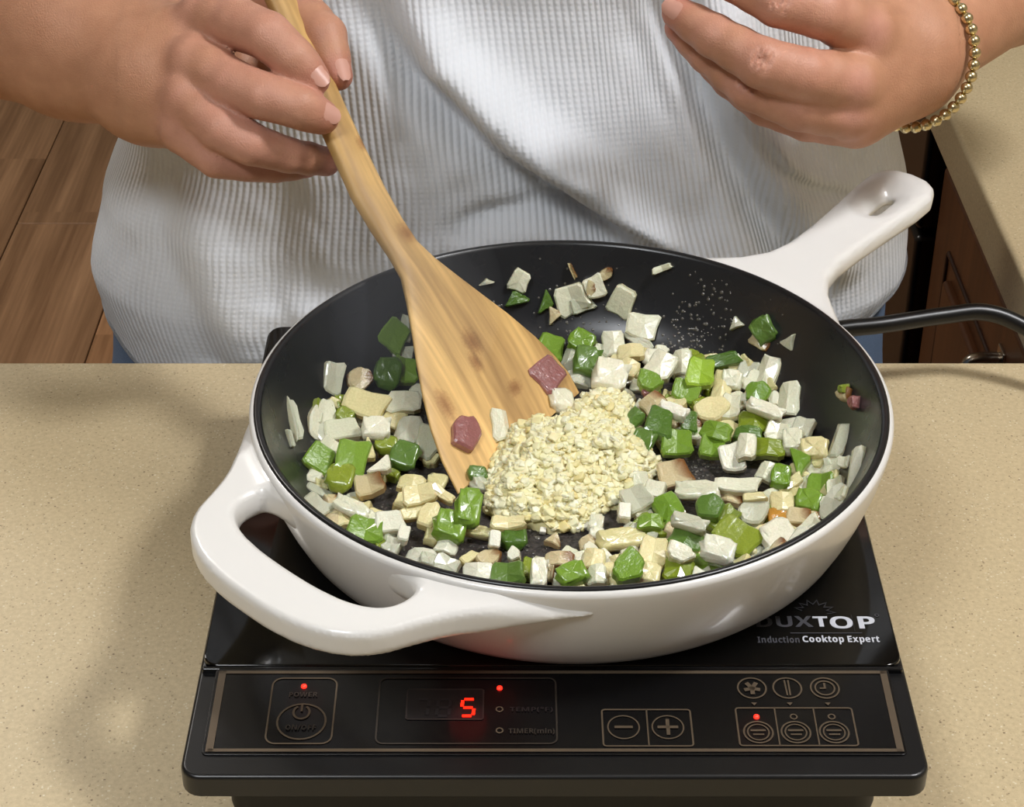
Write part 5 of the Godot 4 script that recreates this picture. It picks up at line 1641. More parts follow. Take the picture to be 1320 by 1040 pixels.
		["Yr", V(0.1370, 0.1039, -0.2070), V(-0.77, 0.33, 0.55), V(0.0032, 0.0040, 0.0065), 0, "tiny green bead on the stuck cluster, right wall"],
		["Pr", V(0.1408, 0.1035, -0.1959), V(-0.92, 0.27, 0.28), V(0.0043, 0.0065, 0.0065), 0, "tiny red scrap of the stuck cluster, right wall"],
		["or", V(0.0319, 0.0794, -0.2567), V(0.09, 0.91, 0.41), V(0.0168, 0.0183, 0.0092), 15, "big glistening white onion just above the garlic"],
		["yq", V(0.0412, 0.0777, -0.2658), V(0.00, 0.91, 0.40), V(0.0100, 0.0102, 0.0048), 30, "golden onion right of the big glistening one"],
		["bq", V(0.0348, 0.0722, -0.2496), V(-0.21, 0.90, 0.37), V(0.0114, 0.0056, 0.0048), 0, "tan onion at the garlic top edge"],
	]

func diced_back() -> Array:
	return [
		["oq", V(-0.0129, 0.1008, -0.3128), V(0.03, 0.35, 0.94), V(0.0087, 0.0104, 0.0048), 25, "onion square high on the back wall right of spatula neck"],
		["ot", V(-0.0295, 0.1022, -0.3095), V(0.08, 0.31, 0.95), V(0.0079, 0.0032, 0.0045), -8, "small onion flake on back wall closest to spatula neck"],
		["Dt", V(-0.0149, 0.0930, -0.3089), V(0.06, 0.59, 0.80), V(0.0142, 0.0080, 0.0045), -8, "dull green pepper flake under the high back-wall square"],
		["Dt", V(0.0006, 0.0907, -0.3097), V(0.04, 0.44, 0.90), V(0.0095, 0.0112, 0.0045), -10, "green pepper triangle left of the browned back-wall onion"],
		["bt", V(0.0049, 0.0848, -0.3064), V(0.08, 0.58, 0.81), V(0.0095, 0.0088, 0.0045), -35, "tan scrap below the green pepper triangle"],
		["oq", V(0.0144, 0.0914, -0.3101), V(-0.18, 0.34, 0.92), V(0.0151, 0.0139, 0.0048), -22, "large onion block with browned corner on the back wall"],
		["gq", V(0.0192, 0.0890, -0.3086), V(0.03, 0.51, 0.86), V(0.0119, 0.0079, 0.0048), -20, "onion slab under the large browned-corner block"],
		["oq", V(0.0262, 0.0993, -0.3106), V(-0.14, 0.52, 0.84), V(0.0095, 0.0127, 0.0048), -25, "onion square leaning on the browned-corner block"],
		["bh", V(0.0234, 0.0980, -0.3097), V(-0.04, 0.44, 0.90), V(0.0055, 0.0087, 0.0060), 10, "browned onion skin between two back-wall onions"],
		["bh", V(0.0309, 0.1046, -0.3141), V(-0.07, 0.34, 0.94), V(0.0079, 0.0056, 0.0060), -25, "tan onion scrap at the top of the back wall"],
		["bs", V(0.0144, 0.1048, -0.3160), V(0.02, 0.37, 0.93), V(0.0020, 0.0080, 0.0040), -25, "hair-thin brown shred on the back wall"],
		["oq", V(0.0393, 0.0913, -0.3071), V(-0.31, 0.29, 0.90), V(0.0127, 0.0143, 0.0048), 25, "onion diamond in the middle of the back wall"],
		["oq", V(0.0509, 0.0832, -0.2976), V(-0.08, 0.69, 0.72), V(0.0150, 0.0145, 0.0048), 10, "onion square with glint below the back-wall diamond"],
		["oq", V(0.0348, 0.0788, -0.2875), V(0.02, 0.77, 0.64), V(0.0110, 0.0133, 0.0048), -5, "bluish white onion square above the garlic"],
		["gs", V(0.0481, 0.0769, -0.2928), V(-0.11, 0.71, 0.69), V(0.0158, 0.0057, 0.0040), 38, "dim curved onion strip right of the bluish white square"],
		["os", V(0.0595, 0.1103, -0.3088), V(-0.26, 0.44, 0.86), V(0.0094, 0.0032, 0.0040), -20, "white onion stick high on the back wall"],
		["gt", V(0.0953, 0.0953, -0.2798), V(-0.47, 0.55, 0.69), V(0.0077, 0.0067, 0.0045), -10, "dim onion wedge left of the curled pepper on the right wall"],
		["Dr", V(0.1073, 0.0984, -0.2687), V(-0.56, 0.48, 0.68), V(0.0114, 0.0138, 0.0065), -30, "curled green pepper with pale rim below the long handle"],
		["bs", V(0.1057, 0.0920, -0.2674), V(-0.51, 0.67, 0.54), V(0.0115, 0.0062, 0.0040), 40, "tan strip under the curled pepper below the long handle"],
		["gt", V(0.1183, 0.0994, -0.2561), V(-0.66, 0.21, 0.72), V(0.0075, 0.0093, 0.0045), 30, "onion wedge right of the curled pepper below long handle"],
		["Gr", V(0.0187, 0.0800, -0.2877), V(0.07, 0.85, 0.52), V(0.0133, 0.0126, 0.0069), 30, "glossy green pepper top above the garlic with bright glints"],
	]

func on_blade() -> Array:
	return [
		["Pq", V(0.0002, 0.0826, -0.2516), V(0.39, 0.83, 0.40), V(0.0159, 0.0166, 0.0048), 40, "wine red square of onion near the right edge of the blade"],
		["Ph", V(-0.0388, 0.0850, -0.1996), V(0.44, 0.83, 0.33), V(0.0173, 0.0182, 0.0060), 10, "wine red onion piece near the left corner of the blade"],
		["oq", V(-0.0220, 0.0799, -0.2117), V(0.52, 0.78, 0.35), V(0.0088, 0.0170, 0.0048), -10, "pale onion block on the blade beside the left red piece"],
		["or", V(0.0069, 0.0747, -0.2416), V(0.55, 0.78, 0.29), V(0.0128, 0.0130, 0.0071), -10, "white onion on the right corner of the blade below red square"],
		["Dr", V(-0.0329, 0.0741, -0.1808), V(0.28, 0.89, 0.35), V(0.0093, 0.0075, 0.0065), -5, "dark green pepper strip resting on the blade corner"],
		["gr", V(-0.0300, 0.0706, -0.1760), V(0.49, 0.82, 0.29), V(0.0121, 0.0084, 0.0065), -10, "glistening pale onion under the dark strip on the blade corner"],
		["or", V(-0.0121, 0.0735, -0.2101), V(0.48, 0.82, 0.31), V(0.0125, 0.0145, 0.0069), 10, "soft onion at the blade end against the garlic"],
	]

func under_layer() -> Array:
	return [
		["oh", V(-0.1071, 0.0791, -0.1913), V(0.55, 0.81, 0.21), V(0.0080, 0.0075, 0.0060), 1, "@left"],
		["or", V(-0.0707, 0.0739, -0.1902), V(0.12, 0.95, 0.30), V(0.0066, 0.0078, 0.0065), -14, "@left"],
		["Yq", V(-0.1071, 0.0839, -0.2190), V(0.69, 0.56, 0.46), V(0.0089, 0.0085, 0.0048), 6, "@left"],
		["yr", V(-0.0763, 0.0739, -0.2208), V(-0.02, 0.91, 0.41), V(0.0082, 0.0076, 0.0065), -19, "@left"],
		["gq", V(-0.0862, 0.0751, -0.2413), V(0.46, 0.83, 0.32), V(0.0060, 0.0050, 0.0048), 36, "@left"],
		["oh", V(-0.0619, 0.0728, -0.2110), V(0.06, 0.95, 0.31), V(0.0097, 0.0096, 0.0060), 19, "@left"],
		["or", V(-0.0672, 0.0738, -0.1973), V(-0.01, 0.93, 0.38), V(0.0086, 0.0095, 0.0065), 23, "@left"],
		["bq", V(-0.1027, 0.0748, -0.1836), V(0.38, 0.92, 0.12), V(0.0065, 0.0085, 0.0048), 21, "@left"],
		["Yr", V(-0.0712, 0.0739, -0.1800), V(-0.02, 0.92, 0.38), V(0.0068, 0.0052, 0.0065), 26, "@left"],
		["yh", V(-0.0641, 0.0728, -0.2446), V(-0.10, 0.93, 0.35), V(0.0068, 0.0065, 0.0060), 21, "@left"],
		["yr", V(-0.0992, 0.0775, -0.2154), V(0.45, 0.82, 0.35), V(0.0062, 0.0069, 0.0065), -35, "@left"],
		["gq", V(-0.1056, 0.0772, -0.1846), V(0.56, 0.78, 0.28), V(0.0103, 0.0105, 0.0048), -27, "@left"],
		["yr", V(-0.1018, 0.0824, -0.2270), V(0.46, 0.69, 0.55), V(0.0066, 0.0055, 0.0065), 16, "@left"],
		["oh", V(-0.0796, 0.0732, -0.2347), V(0.02, 0.96, 0.27), V(0.0096, 0.0096, 0.0060), 20, "@left"],
		["br", V(-0.0820, 0.0737, -0.2195), V(0.05, 0.99, 0.13), V(0.0063, 0.0056, 0.0065), -27, "@left"],
		["bh", V(-0.0753, 0.0736, -0.2433), V(0.19, 0.88, 0.44), V(0.0064, 0.0046, 0.0060), -19, "@left"],
		["or", V(-0.0708, 0.0738, -0.2219), V(-0.15, 0.93, 0.34), V(0.0106, 0.0092, 0.0065), -3, "@left"],
		["oq", V(-0.1063, 0.0810, -0.2135), V(0.70, 0.55, 0.45), V(0.0069, 0.0062, 0.0048), 12, "@left"],
		["Yr", V(-0.0974, 0.0795, -0.2286), V(0.53, 0.78, 0.34), V(0.0105, 0.0122, 0.0065), -15, "@left"],
		["gq", V(-0.0943, 0.0737, -0.2159), V(0.12, 0.98, 0.14), V(0.0095, 0.0091, 0.0048), -39, "@left"],
		["yh", V(-0.0955, 0.0726, -0.1828), V(0.16, 0.88, 0.44), V(0.0075, 0.0081, 0.0060), -12, "@left"],
		["oq", V(-0.0758, 0.0721, -0.2334), V(0.33, 0.90, 0.30), V(0.0063, 0.0077, 0.0048), -33, "@left"],
		["or", V(-0.0845, 0.0746, -0.2320), V(0.15, 0.91, 0.39), V(0.0066, 0.0057, 0.0065), 20, "@left"],
		["yh", V(-0.0672, 0.0729, -0.2057), V(0.10, 0.94, 0.32), V(0.0107, 0.0125, 0.0060), 18, "@left"],
		["Yr", V(-0.0590, 0.0740, -0.1993), V(-0.23, 0.95, 0.20), V(0.0072, 0.0070, 0.0065), 20, "@left"],
		["yh", V(-0.0546, 0.0728, -0.1937), V(-0.07, 0.90, 0.43), V(0.0100, 0.0073, 0.0060), -16, "@left"],
		["yq", V(-0.0925, 0.0730, -0.2088), V(0.42, 0.79, 0.45), V(0.0062, 0.0065, 0.0048), 15, "@left"],
		["or", V(-0.0619, 0.0738, -0.2494), V(-0.01, 1.00, 0.09), V(0.0085, 0.0093, 0.0065), 31, "@left"],
		["or", V(-0.0997, 0.0759, -0.1969), V(0.30, 0.88, 0.38), V(0.0064, 0.0057, 0.0065), -39, "@left"],
		["gq", V(-0.1039, 0.0780, -0.2085), V(0.46, 0.85, 0.25), V(0.0105, 0.0130, 0.0048), 38, "@left"],
		["oq", V(-0.0917, 0.0737, -0.2231), V(0.28, 0.87, 0.40), V(0.0090, 0.0071, 0.0048), -24, "@left"],
		["yh", V(-0.0887, 0.0744, -0.2301), V(0.09, 0.96, 0.27), V(0.0088, 0.0072, 0.0060), -1, "@left"],
		["bq", V(-0.0740, 0.0722, -0.2035), V(0.23, 0.89, 0.40), V(0.0095, 0.0096, 0.0048), 8, "@left"],
		["yr", V(-0.0778, 0.0739, -0.1770), V(-0.11, 0.99, 0.08), V(0.0067, 0.0085, 0.0065), 22, "@left"],
		["oh", V(0.0588, 0.0758, -0.2843), V(0.05, 0.84, 0.55), V(0.0077, 0.0067, 0.0060), -5, "@right"],
		["yh", V(0.1176, 0.1052, -0.1001), V(-0.78, 0.60, -0.20), V(0.0062, 0.0092, 0.0060), 30, "@right"],
		["oh", V(0.1107, 0.0774, -0.2386), V(-0.43, 0.75, 0.49), V(0.0073, 0.0074, 0.0060), 3, "@right"],
		["oq", V(0.1256, 0.0793, -0.1507), V(-0.53, 0.84, 0.14), V(0.0079, 0.0082, 0.0048), -2, "@right"],
		["oq", V(0.0573, 0.0722, -0.2059), V(0.10, 0.93, 0.36), V(0.0090, 0.0087, 0.0048), -33, "@right"],
		["oq", V(0.0415, 0.0721, -0.2633), V(-0.06, 0.88, 0.46), V(0.0070, 0.0050, 0.0048), -12, "@right"],
		["oq", V(0.0780, 0.0742, -0.2695), V(-0.11, 0.78, 0.61), V(0.0094, 0.0071, 0.0048), -37, "@right"],
		["oh", V(0.0714, 0.0729, -0.2142), V(-0.11, 0.99, 0.13), V(0.0086, 0.0084, 0.0060), 27, "@right"],
		["oq", V(0.0325, 0.0732, -0.2868), V(-0.15, 0.93, 0.35), V(0.0110, 0.0127, 0.0048), -35, "@right"],
		["or", V(0.0940, 0.0820, -0.2674), V(-0.19, 0.64, 0.74), V(0.0059, 0.0045, 0.0065), -27, "@right"],
		["yh", V(0.0943, 0.0729, -0.1375), V(-0.18, 0.92, 0.34), V(0.0080, 0.0091, 0.0060), 4, "@right"],
		["Yh", V(0.0777, 0.0762, -0.2744), V(-0.09, 0.81, 0.59), V(0.0108, 0.0085, 0.0060), 43, "@right"],
		["yr", V(0.1297, 0.0800, -0.1697), V(-0.67, 0.74, 0.06), V(0.0057, 0.0065, 0.0065), 18, "@right"],
		["gr", V(0.1151, 0.0762, -0.2163), V(-0.17, 0.87, 0.47), V(0.0103, 0.0080, 0.0065), -9, "@right"],
		["Yr", V(0.0809, 0.0739, -0.2519), V(-0.20, 0.96, 0.22), V(0.0076, 0.0064, 0.0065), -32, "@right"],
		["Yr", V(0.1057, 0.0733, -0.1497), V(-0.13, 0.91, 0.40), V(0.0058, 0.0050, 0.0065), 34, "@right"],
		["yh", V(0.0620, 0.0730, -0.2387), V(-0.18, 0.98, 0.07), V(0.0104, 0.0155, 0.0060), 39, "@right"],
		["Yq", V(0.0904, 0.0723, -0.2299), V(-0.01, 0.98, 0.20), V(0.0062, 0.0059, 0.0048), -18, "@right"],
		["oh", V(0.0937, 0.0733, -0.2425), V(-0.22, 0.80, 0.56), V(0.0108, 0.0110, 0.0060), -31, "@right"],
		["yq", V(0.1248, 0.0772, -0.1930), V(-0.32, 0.91, 0.27), V(0.0083, 0.0082, 0.0048), -45, "@right"],
		["oq", V(0.0707, 0.0729, -0.2674), V(-0.02, 0.92, 0.40), V(0.0109, 0.0100, 0.0048), 20, "@right"],
		["gh", V(0.1219, 0.0740, -0.1723), V(-0.36, 0.91, 0.23), V(0.0088, 0.0110, 0.0060), -4, "@right"],
		["Yh", V(0.0737, 0.0771, -0.2786), V(-0.20, 0.82, 0.54), V(0.0075, 0.0078, 0.0060), 42, "@right"],
		["bh", V(0.0907, 0.1126, -0.0738), V(-0.64, 0.68, -0.35), V(0.0092, 0.0120, 0.0060), 39, "@right"],
		["br", V(0.1016, 0.0760, -0.2443), V(-0.15, 0.91, 0.38), V(0.0091, 0.0094, 0.0065), -42, "@right"],
		["Yr", V(0.0530, 0.0740, -0.2484), V(-0.08, 0.92, 0.37), V(0.0060, 0.0046, 0.0065), -28, "@right"],
		["yr", V(0.1062, 0.0738, -0.1973), V(0.25, 0.89, 0.38), V(0.0062, 0.0062, 0.0065), 12, "@right"],
		["yq", V(0.0826, 0.0766, -0.2723), V(-0.10, 0.82, 0.57), V(0.0099, 0.0085, 0.0048), -2, "@right"],
		["oq", V(0.0991, 0.0722, -0.2053), V(-0.06, 0.92, 0.39), V(0.0073, 0.0077, 0.0048), -29, "@right"],
		["yq", V(0.1114, 0.0720, -0.1758), V(-0.07, 0.97, 0.24), V(0.0076, 0.0067, 0.0048), 7, "@right"],
		["yq", V(0.0552, 0.0724, -0.2701), V(-0.05, 0.94, 0.34), V(0.0080, 0.0069, 0.0048), -14, "@right"],
		["or", V(0.1306, 0.0801, -0.1776), V(-0.57, 0.78, 0.25), V(0.0104, 0.0115, 0.0065), 19, "@right"],
		["or", V(0.0547, 0.0748, -0.2795), V(0.03, 0.92, 0.38), V(0.0108, 0.0115, 0.0065), 12, "@right"],
		["oq", V(0.1171, 0.0723, -0.1730), V(-0.30, 0.90, 0.31), V(0.0082, 0.0097, 0.0048), -3, "@right"],
		["yq", V(0.1055, 0.0721, -0.1387), V(-0.35, 0.92, 0.16), V(0.0074, 0.0071, 0.0048), -27, "@right"],
		["br", V(0.0582, 0.0737, -0.2218), V(-0.01, 0.86, 0.52), V(0.0092, 0.0091, 0.0065), -18, "@right"],
		["Yq", V(0.1022, 0.0722, -0.1555), V(0.04, 0.94, 0.33), V(0.0057, 0.0044, 0.0048), -9, "@right"],
		["gq", V(0.0989, 0.1130, -0.0801), V(-0.57, 0.78, -0.25), V(0.0091, 0.0117, 0.0048), 41, "@right"],
		["oq", V(0.0648, 0.0724, -0.2138), V(0.10, 0.88, 0.46), V(0.0096, 0.0092, 0.0048), -30, "@right"],
		["gr", V(0.0862, 0.0742, -0.2533), V(0.01, 0.89, 0.45), V(0.0110, 0.0096, 0.0065), -20, "@right"],
		["Yh", V(0.1044, 0.0729, -0.2153), V(-0.15, 0.89, 0.43), V(0.0099, 0.0100, 0.0060), 39, "@right"],
		["gh", V(0.1074, 0.0728, -0.1841), V(-0.23, 0.85, 0.48), V(0.0089, 0.0063, 0.0060), 28, "@right"],
		["yr", V(0.0452, 0.0739, -0.2663), V(0.00, 0.94, 0.34), V(0.0059, 0.0056, 0.0065), -44, "@right"],
		["oq", V(0.1297, 0.0820, -0.1596), V(-0.66, 0.69, 0.29), V(0.0075, 0.0084, 0.0048), -4, "@right"],
		["gr", V(0.0637, 0.0746, -0.2728), V(-0.05, 0.97, 0.23), V(0.0097, 0.0094, 0.0065), -31, "@right"],
		["yr", V(0.1111, 0.0743, -0.2012), V(-0.31, 0.89, 0.34), V(0.0072, 0.0062, 0.0065), 24, "@right"],
		["gr", V(0.1065, 0.0744, -0.2211), V(-0.10, 0.91, 0.40), V(0.0096, 0.0091, 0.0065), 26, "@right"],
		["gr", V(0.1203, 0.0764, -0.1937), V(0.03, 0.96, 0.29), V(0.0081, 0.0066, 0.0065), 16, "@right"],
		["yq", V(0.0602, 0.0723, -0.2473), V(0.01, 0.99, 0.16), V(0.0059, 0.0069, 0.0048), 8, "@right"],
		["br", V(0.1179, 0.0747, -0.1459), V(-0.33, 0.93, 0.18), V(0.0064, 0.0056, 0.0065), 12, "@right"],
		["oq", V(0.1350, 0.0872, -0.1714), V(-0.75, 0.63, 0.22), V(0.0053, 0.0063, 0.0048), 23, "@right"],
		["gh", V(0.0588, 0.0727, -0.2655), V(0.01, 0.97, 0.23), V(0.0059, 0.0063, 0.0060), 27, "@right"],
		["or", V(0.0925, 0.0738, -0.1524), V(0.01, 0.94, 0.33), V(0.0088, 0.0081, 0.0065), -0, "@right"],
		["yq", V(0.0971, 0.0798, -0.2636), V(-0.53, 0.76, 0.38), V(0.0103, 0.0089, 0.0048), -28, "@right"],
		["yq", V(0.0869, 0.0723, -0.2191), V(0.10, 0.97, 0.21), V(0.0101, 0.0105, 0.0048), -39, "@right"],
		["oq", V(0.1087, 0.1129, -0.0895), V(-0.76, 0.65, -0.06), V(0.0052, 0.0072, 0.0048), -23, "@right"],
		["or", V(0.0895, 0.0738, -0.1434), V(0.03, 0.97, 0.23), V(0.0088, 0.0081, 0.0065), 10, "@right"],
		["Yq", V(0.0876, 0.0768, -0.2682), V(-0.27, 0.80, 0.53), V(0.0076, 0.0076, 0.0048), 44, "@right"],
		["gh", V(0.0433, 0.0749, -0.2879), V(-0.07, 0.82, 0.57), V(0.0075, 0.0055, 0.0060), -24, "@right"],
		["bh", V(0.0689, 0.0727, -0.2230), V(-0.01, 0.96, 0.30), V(0.0111, 0.0107, 0.0060), 31, "@right"],
		["oh", V(0.1296, 0.0862, -0.1468), V(-0.73, 0.63, -0.26), V(0.0089, 0.0122, 0.0060), 2, "@right"],
		["bq", V(0.0605, 0.0724, -0.2323), V(-0.14, 0.96, 0.23), V(0.0072, 0.0063, 0.0048), -38, "@right"],
		["yh", V(0.0725, 0.0730, -0.2471), V(-0.15, 0.97, 0.18), V(0.0069, 0.0066, 0.0060), -30, "@right"],
		["or", V(0.0282, 0.0747, -0.2878), V(-0.11, 0.89, 0.44), V(0.0062, 0.0056, 0.0065), 19, "@right"],
		["oh", V(0.0514, 0.0728, -0.2272), V(-0.03, 0.96, 0.29), V(0.0072, 0.0073, 0.0060), 0, "@right"],
		["yr", V(0.1057, 0.0747, -0.2303), V(-0.19, 0.86, 0.47), V(0.0067, 0.0055, 0.0065), -29, "@right"],
		["Yr", V(0.0749, 0.0738, -0.2369), V(0.14, 0.92, 0.37), V(0.0092, 0.0088, 0.0065), -19, "@right"],
		["oq", V(0.1011, 0.0721, -0.1633), V(-0.05, 0.91, 0.42), V(0.0096, 0.0095, 0.0048), -20, "@right"],
		["yq", V(0.1072, 0.0780, -0.2474), V(-0.26, 0.73, 0.63), V(0.0093, 0.0076, 0.0048), -19, "@right"],
		["oh", V(0.1212, 0.0773, -0.2111), V(-0.44, 0.74, 0.51), V(0.0100, 0.0096, 0.0060), -29, "@right"],
		["yr", V(0.0959, 0.0738, -0.2087), V(-0.20, 0.96, 0.20), V(0.0056, 0.0069, 0.0065), 30, "@right"],
		["oq", V(0.1161, 0.0737, -0.2056), V(-0.11, 0.92, 0.38), V(0.0076, 0.0061, 0.0048), -6, "@right"],
		["yq", V(0.1262, 0.0770, -0.1647), V(-0.59, 0.81, -0.01), V(0.0074, 0.0096, 0.0048), 38, "@right"],
		["bq", V(0.0998, 0.0724, -0.2300), V(0.04, 0.96, 0.29), V(0.0068, 0.0087, 0.0048), 30, "@right"],
		["Yr", V(0.0299, 0.0739, -0.2597), V(-0.06, 0.98, 0.17), V(0.0097, 0.0124, 0.0065), 11, "@right"],
		["yq", V(0.0548, 0.0723, -0.2149), V(-0.04, 0.98, 0.20), V(0.0079, 0.0102, 0.0048), -28, "@right"],
		["yq", V(0.1162, 0.0731, -0.1837), V(-0.21, 0.96, 0.20), V(0.0102, 0.0091, 0.0048), 9, "@right"],
		["yq", V(0.1127, 0.0722, -0.1669), V(-0.08, 0.99, 0.09), V(0.0078, 0.0089, 0.0048), -30, "@right"],
		["yh", V(0.1249, 0.0775, -0.1836), V(-0.48, 0.85, 0.23), V(0.0076, 0.0061, 0.0060), 13, "@right"],
		["Yr", V(0.0976, 0.0737, -0.1506), V(0.15, 0.97, 0.18), V(0.0086, 0.0086, 0.0065), -44, "@right"],
		["yq", V(0.0924, 0.0759, -0.2616), V(-0.44, 0.85, 0.28), V(0.0107, 0.0091, 0.0048), -34, "@right"],
		["gh", V(0.0954, 0.0729, -0.2279), V(-0.28, 0.90, 0.35), V(0.0057, 0.0061, 0.0060), 36, "@right"],
		["or", V(0.0514, 0.0738, -0.2603), V(0.07, 0.97, 0.23), V(0.0089, 0.0099, 0.0065), 17, "@right"],
		["yh", V(0.0360, 0.0729, -0.2788), V(0.03, 0.99, 0.13), V(0.0096, 0.0139, 0.0060), 20, "@right"],
		["yq", V(0.0491, 0.0738, -0.2854), V(-0.30, 0.86, 0.42), V(0.0075, 0.0062, 0.0048), 28, "@right"],
		["br", V(0.0409, 0.0740, -0.2802), V(-0.06, 0.89, 0.46), V(0.0095, 0.0103, 0.0065), 25, "@right"],
		["oh", V(0.0400, 0.0728, -0.2464), V(-0.02, 0.98, 0.21), V(0.0070, 0.0082, 0.0060), -32, "@right"],
		["oq", V(0.0471, 0.0724, -0.2575), V(-0.15, 0.83, 0.54), V(0.0097, 0.0066, 0.0048), 8, "@right"],
		["oq", V(0.1041, 0.0786, -0.2526), V(-0.54, 0.72, 0.44), V(0.0092, 0.0092, 0.0048), 26, "@right"],
		["oh", V(0.0983, 0.0760, -0.2533), V(-0.47, 0.72, 0.51), V(0.0077, 0.0077, 0.0060), -44, "@right"],
		["bq", V(0.0317, 0.0723, -0.1341), V(0.02, 0.98, 0.21), V(0.0085, 0.0107, 0.0048), -43, "@front"],
		["yr", V(0.0427, 0.0739, -0.1166), V(0.05, 0.95, 0.32), V(0.0072, 0.0075, 0.0065), 33, "@front"],
		["or", V(0.0204, 0.0739, -0.1351), V(0.01, 0.94, 0.35), V(0.0062, 0.0069, 0.0065), 20, "@front"],
		["Yq", V(0.0427, 0.0724, -0.1413), V(-0.03, 0.99, 0.17), V(0.0101, 0.0137, 0.0048), 34, "@front"],
		["yr", V(0.0866, 0.0740, -0.1244), V(-0.02, 0.99, 0.15), V(0.0078, 0.0078, 0.0065), 21, "@front"],
		["yr", V(0.0108, 0.0739, -0.0992), V(0.24, 0.85, 0.46), V(0.0060, 0.0062, 0.0065), 19, "@front"],
		["gr", V(0.0042, 0.0738, -0.1021), V(0.03, 0.99, 0.14), V(0.0071, 0.0064, 0.0065), 13, "@front"],
		["gq", V(0.0664, 0.0722, -0.1412), V(0.20, 0.95, 0.22), V(0.0076, 0.0095, 0.0048), 38, "@front"],
		["oq", V(0.0590, 0.0723, -0.1382), V(-0.22, 0.96, 0.18), V(0.0063, 0.0070, 0.0048), 38, "@front"],
		["gr", V(0.0560, 0.0740, -0.1196), V(-0.10, 0.96, 0.25), V(0.0067, 0.0079, 0.0065), -17, "@front"],
		["Yq", V(0.0540, 0.0722, -0.1460), V(-0.12, 0.99, 0.01), V(0.0092, 0.0139, 0.0048), 18, "@front"],
		["gq", V(0.0933, 0.0721, -0.1285), V(-0.01, 1.00, 0.03), V(0.0094, 0.0132, 0.0048), 17, "@front"],
		["or", V(0.0342, 0.0737, -0.1212), V(0.12, 0.78, 0.61), V(0.0085, 0.0062, 0.0065), -15, "@front"],
		["gr", V(0.0327, 0.0739, -0.1040), V(-0.09, 0.94, 0.32), V(0.0070, 0.0070, 0.0065), -22, "@front"],
		["Yh", V(0.0772, 0.0730, -0.1237), V(-0.14, 0.96, 0.23), V(0.0076, 0.0065, 0.0060), 31, "@front"],
		["oq", V(0.0247, 0.0721, -0.1190), V(-0.00, 0.87, 0.49), V(0.0084, 0.0079, 0.0048), 45, "@front"],
		["Yh", V(0.0492, 0.0729, -0.1387), V(0.05, 0.97, 0.23), V(0.0084, 0.0073, 0.0060), -13, "@front"],
		["yq", V(0.0394, 0.0723, -0.1209), V(0.21, 0.82, 0.53), V(0.0061, 0.0041, 0.0048), 10, "@front"],
		["bh", V(0.0534, 0.0729, -0.1291), V(0.02, 0.96, 0.29), V(0.0061, 0.0064, 0.0060), -38, "@front"],
		["gq", V(0.0716, 0.0723, -0.1370), V(-0.09, 0.95, 0.29), V(0.0100, 0.0103, 0.0048), -20, "@front"],
		["oq", V(0.0438, 0.0721, -0.1483), V(0.06, 1.00, -0.03), V(0.0079, 0.0117, 0.0048), -25, "@front"],
		["yh", V(0.0758, 0.1132, -0.0640), V(-0.60, 0.72, -0.34), V(0.0079, 0.0093, 0.0060), -4, "@front"],
		["yq", V(0.0625, 0.0723, -0.1233), V(-0.07, 0.99, 0.07), V(0.0097, 0.0134, 0.0048), 38, "@front"],
		["yh", V(0.0585, 0.0729, -0.1494), V(-0.04, 0.96, 0.26), V(0.0055, 0.0061, 0.0060), 41, "@front"],
		["gh", V(0.0451, 0.0729, -0.1338), V(0.00, 0.92, 0.40), V(0.0057, 0.0047, 0.0060), -23, "@front"],
		["Yr", V(0.0339, 0.0737, -0.1146), V(0.02, 0.97, 0.25), V(0.0098, 0.0081, 0.0065), 5, "@front"],
		["gh", V(0.0871, 0.1113, -0.0711), V(-0.39, 0.85, -0.37), V(0.0074, 0.0094, 0.0060), -3, "@front"],
		["Yh", V(0.0821, 0.0728, -0.1326), V(0.08, 0.96, 0.26), V(0.0097, 0.0122, 0.0060), 1, "@front"],
		["or", V(0.0131, 0.0739, -0.1160), V(0.14, 0.97, 0.20), V(0.0088, 0.0095, 0.0065), -25, "@front"],
		["oq", V(0.0079, 0.0723, -0.1215), V(-0.03, 0.97, 0.23), V(0.0074, 0.0075, 0.0048), 31, "@front"],
		["yr", V(0.0622, 0.0738, -0.1320), V(0.07, 0.96, 0.27), V(0.0077, 0.0063, 0.0065), -18, "@front"],
		["yr", V(0.0240, 0.0738, -0.1087), V(-0.02, 0.99, 0.17), V(0.0083, 0.0086, 0.0065), 6, "@front"],
		["gq", V(0.0355, 0.0723, -0.1377), V(-0.03, 0.97, 0.25), V(0.0087, 0.0106, 0.0048), 34, "@front"],
		["bh", V(0.0135, 0.0728, -0.1110), V(0.06, 0.94, 0.33), V(0.0073, 0.0068, 0.0060), 2, "@front"],
		["br", V(0.0541, 0.0740, -0.1370), V(-0.04, 0.99, 0.13), V(0.0071, 0.0072, 0.0065), 40, "@front"],
		["gq", V(0.0661, 0.0722, -0.1089), V(0.08, 0.97, 0.23), V(0.0065, 0.0056, 0.0048), -29, "@front"],
		["yq", V(0.0291, 0.0723, -0.1167), V(-0.13, 0.91, 0.40), V(0.0074, 0.0075, 0.0048), -11, "@front"],
		["yq", V(0.0423, 0.0724, -0.1084), V(-0.13, 0.94, 0.32), V(0.0063, 0.0059, 0.0048), -30, "@front"],
		["oh", V(0.0174, 0.0727, -0.1230), V(0.14, 0.99, 0.08), V(0.0084, 0.0108, 0.0060), -22, "@front"],
		["yh", V(0.0384, 0.0728, -0.1050), V(-0.40, 0.84, 0.36), V(0.0066, 0.0079, 0.0060), 21, "@front"],
		["yq", V(-0.0824, 0.0724, -0.1563), V(-0.19, 0.95, 0.23), V(0.0057, 0.0067, 0.0048), 1, "@rim"],
